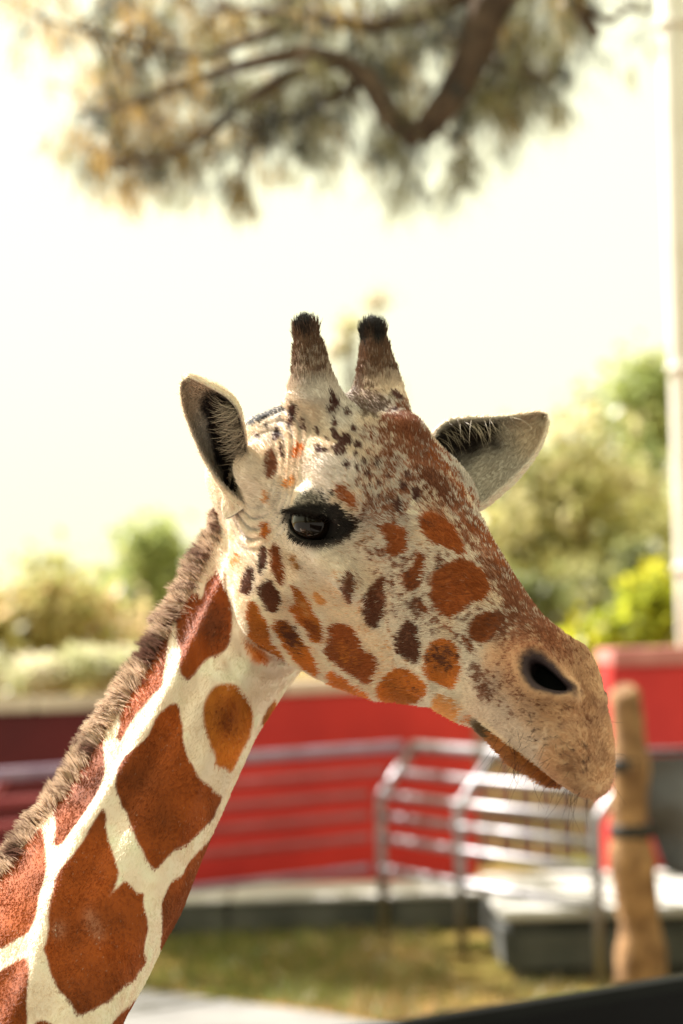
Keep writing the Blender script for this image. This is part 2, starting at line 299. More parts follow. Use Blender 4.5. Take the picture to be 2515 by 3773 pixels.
tree('leafy_tree', 'pointed green tree standing close behind the mane', xy((340, 1500), 33), [VC((335, 1400), 33, (90, 90)), VC((355, 1290), 33, (30, 45)), VC((240, 1440), 33, (80, 70))], GRN, 3400, .09, .16, 'trees beyond the wall', .5)
tree('hedge_bush', 'pale sunlit bush along the top of the maroon wall', xy((60, 1560), 20), [VC((60, 1550), 20, (130, 32)), VC((230, 1540), 20, (120, 34))], PAL, 4500, .05, .04, None, .16, 'bush')
tree('shade_tree', 'spreading tree that shades the lawn from beyond the left edge', (-5.2, 16.5), [((-4.6, 15.6, 5.4), (1.7, 1.5, 1.0)), ((-6.2, 16.8, 5.8), (1.5, 1.5, 1.1))], GRN, 2600, .10, .2, 'trees beyond the wall', .45)  # unseen tree, added to throw dappled shade on the lawn

# ------------------------------------------------------------------ overhanging tree with drooping sprays
def drooping_tree():
    Y = 9.2; bx, by = 3.4, 9.9; e = empty('drooping_tree', (bx, by, 0)); org = np.array([bx, by, 0.])
    B = lambda pts, dy=0: [tuple(V(p, Y + dy + .04 * i) - org) for i, p in enumerate(pts)]
    bm = bmesh.new(); crown = (-.9, -.3, 5.1)
    tube(bm, [(0, 0, 0), (-.05, 0, 1.5), (-.2, -.05, 3.2), (-.5, -.15, 4.6), crown, (-1.6, -.4, 5.0)], [.26, .22, .2, .17, .14, .11], 12); bm_obj('trunk', bm, M_BARK, e, True)
    limbs = [([(1330, -240), (1180, -90), (1120, 20), (1085, 130), (1035, 225), (958, 318)], [.085, .075, .062, .055, .048, .036]),
             ([(958, 318), (890, 262), (845, 180), (780, 138), (660, 175), (540, 250), (470, 330)], [.036, .034, .032, .028, .022, .014, .006]),
             ([(780, 138), (690, 120), (560, 150), (430, 190), (300, 240), (190, 260)], [.026, .024, .020, .015, .010, .004]),
             ([(1180, -90), (1060, -20), (980, 30), (860, 60), (700, 40), (520, 20)], [.05, .042, .034, .026, .018, .008]),
             ([(700, 40), (600, 80), (480, 130), (380, 120), (230, 80), (90, 40)], [.018, .016, .013, .010, .007, .003]),
             ([(1330, -240), (1310, -40), (1330, 20), (1370, 85)], [.05, .032, .024, .016]), ([(1330, 10), (1400, 50), (1440, 20), (1500, 25)], [.016, .013, .009, .005]),
             ([(540, 250), (440, 330), (360, 370), (260, 380)], [.013, .010, .007, .003]), ([(845, 180), (760, 230), (680, 270), (600, 300)], [.018, .014, .009, .004]),
             ([(1085, 130), (1140, 150), (1200, 170), (1270, 190)], [.018, .013, .009, .004])]
    nodes = []
    for i, (pts, r) in enumerate(limbs):
        bm = bmesh.new(); p = B(pts, .03 * i - .25); tube(bm, p, [a_ * 1.3 for a_ in r], 8); bm_obj('limb', bm, M_BARK, e, True)
        for a, b in zip(p, p[1:]):
            for f in np.linspace(0, 1, 6): nodes.append(np.array(a) * (1 - f) + np.array(b) * f)
    bm = bmesh.new(); tube(bm, [crown, tuple(.5 * np.array(crown) + .5 * np.array(B([(1330, -240)])[0]) + [0, 0, .1]), B([(1330, -240)])[0]], [.14, .11, .085], 10); bm_obj('limb', bm, M_BARK, e, True)
    # drooping sprays of thin needles: place, length and number measured per cluster
    cl = [(130, 60, 60, 90, 26), (30, 60, 40, 80, 16), (260, 20, 60, 60, 40), (240, 130, 50, 60, 40), (270, 230, 60, 60, 60), (170, 330, 70, 40, 30), (360, 120, 70, 70, 60), (420, 40, 90, 50, 70), (560, 30, 90, 50, 60), (350, 250, 80, 60, 70), (260, 330, 60, 60, 60),
          (330, 370, 60, 60, 60), (220, 400, 40, 60, 36), (290, 430, 30, 50, 26), (440, 300, 80, 60, 60), (410, 400, 40, 80, 22), (430, 380, 60, 50, 40), (520, 200, 90, 60, 70), (560, 300, 80, 60, 60), (640, 230, 80, 60, 60), (620, 350, 40, 50, 30), (540, 455, 30, 50, 46), (700, 120, 90, 60, 60),
          (700, 300, 80, 70, 60), (740, 350, 40, 40, 30), (800, 60, 90, 60, 60), (860, 130, 80, 60, 60), (760, 220, 70, 60, 50), (930, 60, 80, 50, 50), (940, 200, 60, 60, 44), (920, 110, 60, 50, 40), (900, 330, 50, 60, 34), (930, 420, 26, 80, 22), (880, 370, 40, 50, 22), (1010, 120, 60, 60, 40), (1020, 340, 50, 60, 24), (1060, 400, 30, 70, 20), (1070, 280, 60, 80, 44),
          (1130, 200, 60, 90, 52), (1120, 60, 80, 60, 60), (1180, 60, 70, 70, 60), (1200, 160, 50, 70, 40), (1230, 30, 60, 60, 50), (1260, 190, 40, 70, 36), (1290, 220, 24, 60, 16), (1190, 260, 30, 70, 18), (1300, 60, 40, 90, 24), (1330, 10, 50, 40, 24), (1060, 10, 90, 50, 60), (1440, 10, 50, 40, 14), (1480, 90, 12, 40, 5), (700, 10, 90, 40, 60), (480, 110, 80, 50, 60)]
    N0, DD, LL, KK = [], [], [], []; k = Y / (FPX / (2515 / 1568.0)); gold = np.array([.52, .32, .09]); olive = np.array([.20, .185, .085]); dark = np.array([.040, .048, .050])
    for cx, cy, rx, ln, cnt in cl:
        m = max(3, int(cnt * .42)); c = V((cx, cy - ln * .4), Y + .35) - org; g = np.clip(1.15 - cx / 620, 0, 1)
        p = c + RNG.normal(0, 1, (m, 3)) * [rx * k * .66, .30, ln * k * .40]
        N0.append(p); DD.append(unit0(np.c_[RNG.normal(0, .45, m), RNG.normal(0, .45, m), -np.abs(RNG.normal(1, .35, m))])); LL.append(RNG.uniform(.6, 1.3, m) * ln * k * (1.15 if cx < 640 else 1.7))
        pick = RNG.random((m, 1)); warm = RNG.random((m, 1)) < (.12 + .7 * g); KK.append(np.where(warm, gold * (.5 + .5 * g) + olive * (.5 - .5 * g), np.where(pick < .45, dark, olive)) * RNG.uniform(.6, 1.35, (m, 1)))  # more gold to the left: sunlit side put into the needle colour
    p = np.concatenate(N0); d = np.concatenate(DD); l = np.concatenate(LL); c = np.concatenate(KK)
    tw = bmesh.new(); nd = np.array(nodes)
    for i in range(0, len(p), 3):
        j = np.argmin(((nd - p[i]) ** 2).sum(1)); tube(tw, [tuple(nd[j]), tuple(.5 * (nd[j] + p[i]) + [0, 0, .03]), tuple(p[i])], [.006, .004, .002], 4, False)
    o = bm_obj('twigs', tw, M_BARK, e); o['kind'] = 'stuff'
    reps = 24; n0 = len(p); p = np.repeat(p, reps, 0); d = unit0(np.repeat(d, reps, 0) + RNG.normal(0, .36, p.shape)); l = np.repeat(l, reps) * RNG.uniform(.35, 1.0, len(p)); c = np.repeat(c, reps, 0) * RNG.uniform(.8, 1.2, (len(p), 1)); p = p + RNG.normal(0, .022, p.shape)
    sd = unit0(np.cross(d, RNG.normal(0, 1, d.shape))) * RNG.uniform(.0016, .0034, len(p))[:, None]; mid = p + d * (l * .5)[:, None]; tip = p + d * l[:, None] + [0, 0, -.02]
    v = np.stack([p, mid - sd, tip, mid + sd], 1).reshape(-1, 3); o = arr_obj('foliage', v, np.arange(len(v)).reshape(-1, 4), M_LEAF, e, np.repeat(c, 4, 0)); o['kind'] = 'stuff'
    tag(e, 'overhanging tree with crooked dark limbs and drooping golden needle sprays', 'tree')
drooping_tree()


# unseen trees added behind the photographer: they shut off the low sky on that side and show in the animal's eye
for k, (x, y, r) in enumerate(((-6.5, -6.0, 2.6), (-1.5, -7.5, 2.9), (3.5, -6.5, 2.7), (8.0, -5.0, 2.6))):
    tree('leafy_tree', ['bushy tree farthest left in the row behind the photographer', 'tallest bushy tree in the row behind the photographer', 'bushy tree right of the tallest in the row behind the photographer', 'bushy tree at the right end of the row behind the photographer'][k], (x, y), [((x, y, 3.6 + .5 * (k == 1)), (r, 1.8, 2.6)), ((x + .8, y + .3, 1.6), (r, 1.4, 1.3))], [(.05, .07, .02), (.07, .09, .03), (.09, .10, .03)], 5200, .16, .2, 'trees behind the photographer', .6)
for k, x in enumerate((-15.5, -10.5, 9.5, 15.0)):
    tree('leafy_tree', ['wide olive tree far beyond the left end of the maroon wall', 'round olive tree beyond the left end of the maroon wall', 'round green tree far beyond the utility pole', 'wide green tree at the far right of the yard'][k], (x, 36), [((x, 36, 3.2), (3.2, 2, 2.4)), ((x + 1.5, 35, 1.5), (3.0, 1.6, 1.5))], OLV if k < 2 else GRN, 2600, .16, .22, 'trees beyond the wall', .8)
#GIRAFFE_BEGIN
# ------------------------------------------------------------------ giraffe: frame of the head
VS = 2515 / 1568.0
PSI, TH, GA = math.radians(45), math.radians(43), math.radians(2)
HF = np.array([math.cos(TH) * math.cos(PSI), -math.cos(TH) * math.sin(PSI), -math.sin(TH)])
HL = np.array([math.sin(PSI), math.cos(PSI), 0])
HU = np.array([math.sin(TH) * math.cos(PSI), -math.sin(TH) * math.sin(PSI), math.cos(TH)])
HL, HU = math.cos(GA) * HL + math.sin(GA) * HU, math.cos(GA) * HU - math.sin(GA) * HL
EYE_L = 0.108
HO = at(np.array([725, 1195]) * VS, 2.61) + EYE_L * HL
def h2w(h): h = np.asarray(h, float); return HO + h[..., 0:1] * HF + h[..., 1:2] * HL + h[..., 2:3] * HU
def w2h(p): d = np.asarray(p) - HO; return np.stack([d @ HF, d @ HL, d @ HU], -1)
def lat(px, l):                                           # head coordinates of a sight line at distance l from the head's mid plane
    d = ray(px); t = ((HO - CAM) @ HL + l) / (d @ HL); return w2h(CAM + d * t[..., None])

def pchip(x, y, q):                                       # monotone-ish cubic through stations, y may be (n,k)
    x = np.asarray(x, float); y = np.asarray(y, float); q = np.asarray(q, float)
    h = np.diff(x); dl = np.diff(y, axis=0) / h.reshape(-1, *[1] * (y.ndim - 1))
    m = np.zeros_like(y)
    w1 = 2 * h[1:] + h[:-1]; w2 = h[1:] + 2 * h[:-1]
    w1 = w1.reshape(-1, *[1] * (y.ndim - 1)); w2 = w2.reshape(-1, *[1] * (y.ndim - 1))
    a, b = dl[:-1], dl[1:]
    with np.errstate(divide='ignore', invalid='ignore'):
        mm = (w1 + w2) / (w1 / a + w2 / b)
    m[1:-1] = np.where(a * b > 0, mm, 0); m[0] = dl[0]; m[-1] = dl[-1]
    i = np.clip(np.searchsorted(x, q) - 1, 0, len(x) - 2)
    t = (q - x[i]) / h[i]; hh = h[i]
    if y.ndim > 1: t = t[:, None]; hh = hh[:, None]
    t = np.clip(t, 0, 1)
    return ((1 + 2 * t) * (1 - t) ** 2 * y[i] + t * (1 - t) ** 2 * hh * m[i] + t * t * (3 - 2 * t) * y[i + 1] + t * t * (t - 1) * hh * m[i + 1])

class Loft:
    """Closed symmetric sections along x; each half section runs (y,z) from the top to the bottom."""
    NP = 61
    def __init__(self, st, nx=240):
        xs = []; zc = []; R = []
        self.phi = np.linspace(0, math.pi, self.NP)
        for x, pts in st:
            p = np.array(pts, float)
            full = np.vstack([p, p[-2:0:-1] * [-1, 1]])
            n = len(full); dense = []
            for i in range(n):
                a, b, c, d = full[(i - 1) % n], full[i], full[(i + 1) % n], full[(i + 2) % n]
                t = np.linspace(0, 1, 24, endpoint=False)[:, None]
                dense.append(0.5 * (2 * b + (c - a) * t + (2 * a - 5 * b + 4 * c - d) * t * t + (3 * b - a - 3 * c + d) * t ** 3))
            dn = np.vstack(dense); c0 = 0.5 * (p[0, 1] + p[-1, 1])
            half = dn[dn[:, 0] >= -1e-9]
            ang = np.arctan2(half[:, 0], half[:, 1] - c0); rad = np.hypot(half[:, 0], half[:, 1] - c0)
            o = np.argsort(ang); R.append(np.interp(self.phi, ang[o], rad[o])); xs.append(x); zc.append(c0)
        self.x0, self.x1 = xs[0], xs[-1]
        self.q = np.linspace(self.x0, self.x1, nx)
        self.R = pchip(xs, np.array(R), self.q); self.zc = pchip(xs, np.array(zc), self.q)
    def __call__(self, h):
        x = np.clip(h[:, 0], self.x0, self.x1); dx = h[:, 0] - x
        u = (x - self.x0) / (self.x1 - self.x0) * (len(self.q) - 1); i = np.clip(u.astype(int), 0, len(self.q) - 2); f = u - i
        zc = self.zc[i] * (1 - f) + self.zc[i + 1] * f
        yy = np.abs(h[:, 1]); zz = h[:, 2] - zc
        ph = np.arctan2(yy, zz) / math.pi * (self.NP - 1); j = np.clip(ph.astype(int), 0, self.NP - 2); g = ph - j
        R = (self.R[i, j] * (1 - f) + self.R[i + 1, j] * f) * (1 - g) + (self.R[i, j + 1] * (1 - f) + self.R[i + 1, j + 1] * f) * g
        d = np.hypot(yy, zz) - R
        return np.where(np.abs(dx) > 1e-7, np.sqrt(np.maximum(d, 0) ** 2 + dx * dx), d)

def smin(a, b, k):
    t = np.clip(0.5 + 0.5 * (b - a) / k, 0, 1); return b * (1 - t) + a * t - k * t * (1 - t)
def smax(a, b, k): return -smin(-a, -b, k)
def ell(h, c, r, ax=None):
    d = h - np.asarray(c, float)
    if ax is not None: d = d @ np.asarray(ax, float).T
    r = np.asarray(r, float); q = np.sqrt(((d / r) ** 2).sum(1)); g = np.sqrt(((d / r ** 2) ** 2).sum(1)) + 1e-9
    return q * (q - 1) / g
def capsule(h, a, b, ra, rb):
    a = np.asarray(a, float); b = np.asarray(b, float); ab = b - a
    t = np.clip((h - a) @ ab / (ab @ ab), 0, 1)
    return np.linalg.norm(h - a - t[:, None] * ab, axis=1) - (ra + (rb - ra) * t)
def chain(h, pts, rad, k=0.01):
    f = None
    for i in range(len(pts) - 1):
        g = capsule(h, pts[i], pts[i + 1], rad[i], rad[i + 1]); f = g if f is None else np.minimum(f, g)
    return f

UPPER = Loft([
    (-0.252, [(0, -.080), (.012, -.084), (.018, -.092), (.012, -.102), (0, -.106)]),
    (-0.240, [(0, -.060), (.028, -.064), (.040, -.09), (.030, -.125), (0, -.135)]),
    (-0.205, [(0, -.008), (.040, -.016), (.064, -.060), (.060, -.12), (0, -.165)]),
    (-0.150, [(0, .056), (.055, .042), (.080, -.015), (.072, -.11), (0, -.185)]),
    (-0.095, [(0, .090), (.058, .076), (.094, .005), (.080, -.10), (.056, -.195), (0, -.214)]),
    (-0.050, [(0, .098), (.056, .080), (.098, .010), (.080, -.09), (.058, -.195), (0, -.222)]),
    (0.000, [(0, .092), (.054, .074), (.096, .010), (.077, -.08), (.054, -.186), (0, -.216)]),
    (0.060, [(0, .083), (.048, .066), (.074, .018), (.070, -.06), (.048, -.160), (0, -.194)]),
    (0.110, [(0, .076), (.041, .059), (.062, .010), (.061, -.05), (.042, -.136), (0, -.168)]),
    (0.160, [(0, .070), (.036, .053), (.053, .008), (.052, -.04), (.036, -.104), (0, -.129)]),
    (0.220, [(0, .062), (.034, .048), (.049, .010), (.048, -.025), (.036, -.064), (0, -.088)]),
    (0.270, [(0, .066), (.037, .053), (.053, .014), (.051, -.024), (.038, -.051), (0, -.058)]),
    (0.310, [(0, .060), (.036, .048), (.054, .014), (.050, -.021), (.036, -.043), (0, -.048)]),
    (0.345, [(0, .042), (.034, .034), (.051, .006), (.046, -.021), (.029, -.036), (0, -.039)]),
    (0.375, [(0, .020), (.031, .015), (.045, -.005), (.040, -.023), (.024, -.033), (0, -.036)]),
    (0.395, [(0, .001), (.026, -.002), (.036, -.014), (.031, -.023), (.018, -.030), (0, -.032)]),
    (0.408, [(0, -.010), (.016, -.012), (.022, -.019), (.018, -.025), (.010, -.028), (0, -.029)]),
    (0.413, [(0, -.017), (.004, -.018), (.006, -.021), (.004, -.024), (0, -.025)]),
])
LOWER = Loft([
    (0.080, [(0, -.05), (.03, -.055), (.040, -.09), (.034, -.140), (0, -.160)]),
    (0.160, [(0, -.035), (.034, -.04), (.045, -.065), (.032, -.100), (0, -.118)]),
    (0.230, [(0, -.030), (.036, -.034), (.044, -.055), (.032, -.078), (0, -.090)]),
    (0.270, [(0, -.028), (.036, -.034), (.042, -.050), (.030, -.063), (0, -.069)]),
    (0.320, [(0, -.026), (.034, -.032), (.040, -.045), (.028, -.061), (0, -.069)]),
    (0.350, [(0, -.026), (.026, -.032), (.033, -.042), (.023, -.052), (0, -.057)]),
    (0.366, [(0, -.034), (.014, -.036), (.018, -.043), (.012, -.050), (0, -.053)]),
    (0.370, [(0, -.040), (.004, -.041), (.006, -.043), (.004, -.045), (0, -.046)]),
])
def ip(v, l): return lat(np.array(v, float) * VS, l)
HORN_N = [ip((722, 915), -.052), ip((717, 862), -.054), ip((710, 805), -.056), ip((703, 764), -.057)]
HORN_F = [ip((870, 925), .052), ip((867, 862), .054), ip((862, 805), .056), ip((857, 768), .057)]
def head_field(h):
    f = UPPER(h)
    f = smin(f, LOWER(h), 0.004)
    m = h * [1, -1, 1]                                   # far side mirrored onto the near side for paired features
    hs = np.where(h[:, 1:2] > 0, m, h)
    f = smin(f, ell(h, (-.060, 0, .083), (.036, .034, .031)), .014)            # middle bump
    f = smin(f, ell(hs, (-.018, -.080, .040), (.056, .024, .024)), .026)       # brow
    f = smin(f, ell(hs, (.020, -.074, -.036), (.070, .026, .017)), .022)       # cheek bone
    f = smin(f, ell(hs, (-.045, -.060, -.125), (.050, .030, .075)), .030)      # jaw muscle
    for hp in (HORN_N, HORN_F):
        f = smin(f, chain(h, hp, (.033, .0225, .0165, .0108)), .026)
        f = smin(f, ell(h, hp[-1], (.0112, .0112, .012)), .008)
    f = smin(f, capsule(hs, (-.124, -.060, -.034), (-.128, -.088, -.030), .034, .024), .03)   # ear root
    f = smax(f, -ell(h, (-.115, 0, .118), (.06, .026, .045)), .03)             # hollow between the horns
    return f
def hit(px, F=None):                                      # head coordinates where a sight line meets the head
    px = np.atleast_2d(np.asarray(px, float)); d = ray(px); out = np.zeros((len(px), 3))
    ys = np.linspace(2.25, 3.05, 400)
    for i in range(len(px)):
        p = CAM + d[i] * (ys / d[i, 1])[:, None]; f = (F or head_field)(w2h(p)); k = np.argmax(f < 0)
        y = ys[k] - (ys[1] - ys[0]) * (f[k] / (f[k] - f[k - 1]) if k else 0); out[i] = w2h(CAM + d[i] * (y / d[i, 1]))
    return out
NOS = hit((1258 * VS, 1553 * VS))[0]
#GIRAFFE_SPLIT
def gradient(F, p, e=0.0015):
    g = np.empty_like(p)
    for k in range(3):
        d = np.zeros(3); d[k] = e
        g[:, k] = (F(p + d) - F(p - d)) / (2 * e)
    return g

# ---- eyes and nostrils sit on the head's own surface
EYE_N = ip((721, 1197), -.087); EYE_F = EYE_N * [1, -1, 1]
EYE_R = 0.0250
_eo = np.array([.22, -.96, .12]); _eo /= np.linalg.norm(_eo)
_ea = np.array([.86, .10, .50]); _ea -= _eo * (_ea @ _eo); _ea /= np.linalg.norm(_ea)
_eb = np.cross(_ea, _eo); _eb *= np.sign(_eb[2])
EYE_AX = np.array([_ea, _eb, _eo])
def eye_local(hs): return (hs - EYE_N) @ EYE_AX.T
def almond(q):                                            # opening between the lids; q = along, across, outward
    a, b, c = q[:, 0] - .006, q[:, 1], q[:, 2]
    l = np.where(a > 0, .046, .036); w = np.clip(1 - (a / l) ** 2, -2, 1)
    up = .0115 * w - .10 * np.maximum(a, 0) * .35; dn = -.0185 * w - .10 * np.maximum(a, 0) * .20
    mid = .5 * (up + dn); hh = .5 * (up - dn)
    return np.maximum(np.abs(b - mid) - hh, .006 - c)
def nostril_axes():
    a = np.array([.070, .012, .012]); n = np.array([.30, -.80, .52]); n /= np.linalg.norm(n)
    a -= n * (a @ n); a /= np.linalg.norm(a); b = np.cross(a, n); return np.array([a, b, n])
NOS_AX = nostril_axes()
def nos_local(h):                                         # the far nostril sits further round the side
    hs = np.where(h[:, 1:2] > 0, h * [1, -.80, 1] + [0, 0, .006], h); return (hs - NOS) @ NOS_AX.T

def head_full(h):
    f = head_field(h)
    hs = np.where(h[:, 1:2] > 0, h * [1, -1, 1], h)
    q = eye_local(hs)
    near = (np.abs(q) < .09).all(1)
    if near.any():
        qq = q[near]; g = f[near]
        g = smin(g, np.linalg.norm(qq, axis=1) - .0285, .012)
        r = np.linalg.norm(qq - [0, .004, 0], axis=1)
        lid = np.maximum(np.abs(np.linalg.norm(qq * [1, 1, 1] - [-.002, .0200, .001], axis=1) - .019) - .0048, -qq[:, 2] + .004)
        g = smin(g, lid, .006)                            # heavy fold of the upper lid
        f[near] = smax(g, -almond(qq), .0035)
    n = nos_local(h)
    near = (np.abs(n) < .08).all(1)
    if near.any():
        k = n[near]; g = f[near]; kb = k[:, 1] + 7.0 * np.clip(k[:, 0], -.03, .03) ** 2 - .003
        kk = np.stack([k[:, 0], kb / np.clip(1 - 13 * k[:, 0], .62, 1.3), k[:, 2]], 1)
        rim = np.hypot(np.sqrt((kk[:, 0] / .0290) ** 2 + (kk[:, 1] / .0150) ** 2) * .0150 - .0150, (k[:, 2] + .003)) - .003
        g = smin(g, rim, .020)
        cav = np.sqrt((kk[:, 0] / .0215) ** 2 + (kk[:, 1] / .0080) ** 2) - 1
        g = smax(g, -np.maximum(cav * .0080, -.034 - k[:, 2]), .010)
        f[near] = g
    return f

# ---- neck: measured left and right outlines of the bare neck, turned into slices of real size
NL = np.array([(905, 1640), (852, 1760), (812, 1885), (772, 2038), (712, 2097), (670, 2182), (636, 2276), (585, 2352), (497, 2513), (408, 2628), (357, 2710), (268, 2857), (204, 2940), (153, 3029), (77, 3112), (0, 3200), (-150, 3400), (-330, 3650), (-560, 3960)], float)
NR = np.array([(1330, 1900), (1290, 2100), (1200, 2330), (1100, 2476), (1052, 2531), (1000, 2608), (963, 2675), (893, 2819), (855, 2908), (778, 3068), (702, 3246), (600, 3476), (523, 3642), (462, 3773), (380, 3960), (300, 4140), (220, 4330)], float)
_a2 = np.array([-.50, .866]); _n2 = np.array([.866, .50]); _p0 = np.array([900, 2100.])
def _sn(p): d = p - _p0; return d @ _a2, d @ _n2
_sl, _nl = _sn(NL); _sr, _nr = _sn(NR)
SS = np.linspace(-330, 2250, 130)
def _smooth(v):
    for _ in range(60): v = np.concatenate([v[:1], (v[:-2] + 2 * v[1:-1] + v[2:]) / 4, v[-1:]])
    return v
_o = np.argsort(_sl); _l = _smooth(np.interp(SS, _sl[_o], _nl[_o])); _o = np.argsort(_sr); _r = _smooth(np.interp(SS, _sr[_o], _nr[_o]))
_yd = np.interp(SS, [-330, 0, 250, 900, 1700, 2250], [2.87, 2.865, 2.845, 2.76, 2.60, 2.50])
_yd = _smooth(_yd)
_PL = at(_p0 + SS[:, None] * _a2 + _l[:, None] * _n2, _yd); _PR = at(_p0 + SS[:, None] * _a2 + _r[:, None] * _n2, _yd)
NC = .5 * (_PL + _PR)
NAX = NC[-1] - NC[3]; NAX /= np.linalg.norm(NAX)
NE1 = (_PR - _PL).mean(0); NE1 -= NAX * (NE1 @ NAX); NE1 /= np.linalg.norm(NE1)
NE2 = np.cross(NAX, NE1); NE2 *= np.sign(NE2[1])
NT = (NC - NC[0]) @ NAX
NCU = (NC - NC[0]) @ NE1; NCW = (NC - NC[0]) @ NE2
NA = .5 * ((_PR - _PL) @ NE1)
NB = np.interp(SS, [-330, 0, 400, 1200, 2250], [.060, .064, .064, .072, .095])
NB = _smooth(NB)
def neck_coords(p):
    d = p - NC[0]; t = d @ NAX; tc = np.clip(t, NT[0], NT[-1])
    return t, (d @ NE1 - np.interp(tc, NT, NCU)) / np.interp(tc, NT, NA), (d @ NE2 - np.interp(tc, NT, NCW)), tc
def neck_field(p):
    t, u, w, tc = neck_coords(p)
    b = np.interp(tc, NT, NB) * np.clip(1 + .22 * np.clip(u, -1, 1) - .06, .5, 1.3); a = np.interp(tc, NT, NA)
    q = np.sqrt(u * u + (w / b) ** 2)
    d = (q - 1) * np.minimum(a, b) * np.clip(q, .6, 1) ** .5
    return np.where(np.abs(t - tc) > 1e-6, np.sqrt(np.maximum(d, 0) ** 2 + (t - tc) ** 2), d)
def body_field(p):
    h = w2h(p); fn = neck_field(p); f = head_full(h) if len(h) else fn
    return smin(f, fn, .018)

def mesh_field(F, lo, hi, vox, block=8):
    lo = np.asarray(lo, float); n = np.ceil((np.asarray(hi) - lo) / (vox * block)).astype(int) * block + 1
    nb = (n - 1) // block
    bc = np.stack(np.meshgrid(*[np.arange(k) for k in nb], indexing='ij'), -1).reshape(-1, 3)
    cen = lo + (bc + .5) * block * vox
    fc = np.concatenate([F(c) for c in np.array_split(cen, max(1, len(cen) // 200000))])
    A = np.full(n, 0.05, np.float32)
    inside = fc < 0
    act = np.abs(fc) < block * vox * 1.75
    off = np.stack(np.meshgrid(*[np.arange(block)] * 3, indexing='ij'), -1).reshape(-1, 3)
    for b in bc[inside & ~act]:
        s = b * block; A[s[0]:s[0] + block, s[1]:s[1] + block, s[2]:s[2] + block] = -0.05
    ab = bc[act]
    for ch in np.array_split(ab, max(1, len(ab) // 1200)):
        idx = (ch[:, None, :] * block + off[None]).reshape(-1, 3)
        A[idx[:, 0], idx[:, 1], idx[:, 2]] = F(lo + idx * vox)
    g = vdb.FloatGrid(background=0.05); g.copyFromArray(A)
    g.transform = vdb.createLinearTransform(voxelSize=vox)
    pts, quads = g.convertToQuads(isovalue=0.0)
    return np.asarray(pts, float) + lo, np.asarray(quads)[:, ::-1].astype(np.int64)

def subdivide(v, q):
    e = np.stack([q, np.roll(q, -1, 1)], -1).reshape(-1, 2); es = np.sort(e, 1)
    key = es[:, 0] * (len(v) + 1) + es[:, 1]; _, first, inv = np.unique(key, return_index=True, return_inverse=True)
    em = v[es[first]].mean(1); fm = v[q].mean(1)
    E = (len(v) + inv).reshape(-1, 4); Fc = len(v) + len(em) + np.arange(len(q))
    nq = np.concatenate([np.stack([q[:, k], E[:, k], Fc, E[:, (k - 1) % 4]], 1) for k in range(4)])
    return np.concatenate([v, em, fm]), nq

def make_body():
    v, q = mesh_field(body_field, (-.62, 2.18, 1.02), (.40, 3.06, 2.06), .0032)
    keep = v[:, 2] > 1.03
    qq = q[keep[q].all(1)]; used = np.unique(qq); m = np.full(len(v), -1); m[used] = np.arange(len(used)); v = v[used]; q = m[qq]
    v, q = subdivide(v, q)
    for _ in range(2):                                    # pull onto the exact surface
        f = body_field(v); g = gradient(body_field, v); v = v - g * (np.clip(f, -.003, .003) / np.maximum((g * g).sum(1), .25))[:, None]
    return v, q
# ------------------------------------------------------------------ coat pattern: patches measured on the animal, in head/neck places
CROPS = {'A': (600, 1100, .4464), 'B': (1200, 1450, .574), 'C': (1600, 2200, .4783), 'D': (800, 1900, .574),
         'E': (0, 2500, .6378), 'F': (500, 1800, .4249), 'G': (1000, 1100, .3827), 'H': (1000, 1750, .2551)}
def lin(r, g, b):
    c = np.array([r, g, b], float) / 255
    return np.where(c <= .04045, c / 12.92, ((c + .055) / 1.055) ** 2.4)
K_CREAM = lin(246, 226, 206); K_WHITE = lin(234, 220, 204); K_GREY = lin(208, 196, 186)
K_BROWN = lin(146, 70, 22); K_FACE = lin(152, 78, 30); K_DARK = lin(104, 56, 34); K_ORNG = lin(200, 116, 42); K_TAN = lin(214, 154, 92)
K_BLACK = lin(34, 27, 25); K_SPOT = lin(78, 42, 36); K_RUST = lin(128, 74, 48); K_GOLD = lin(184, 106, 34); K_MUZ = lin(206, 163, 128)
K_LIP = lin(168, 98, 44)
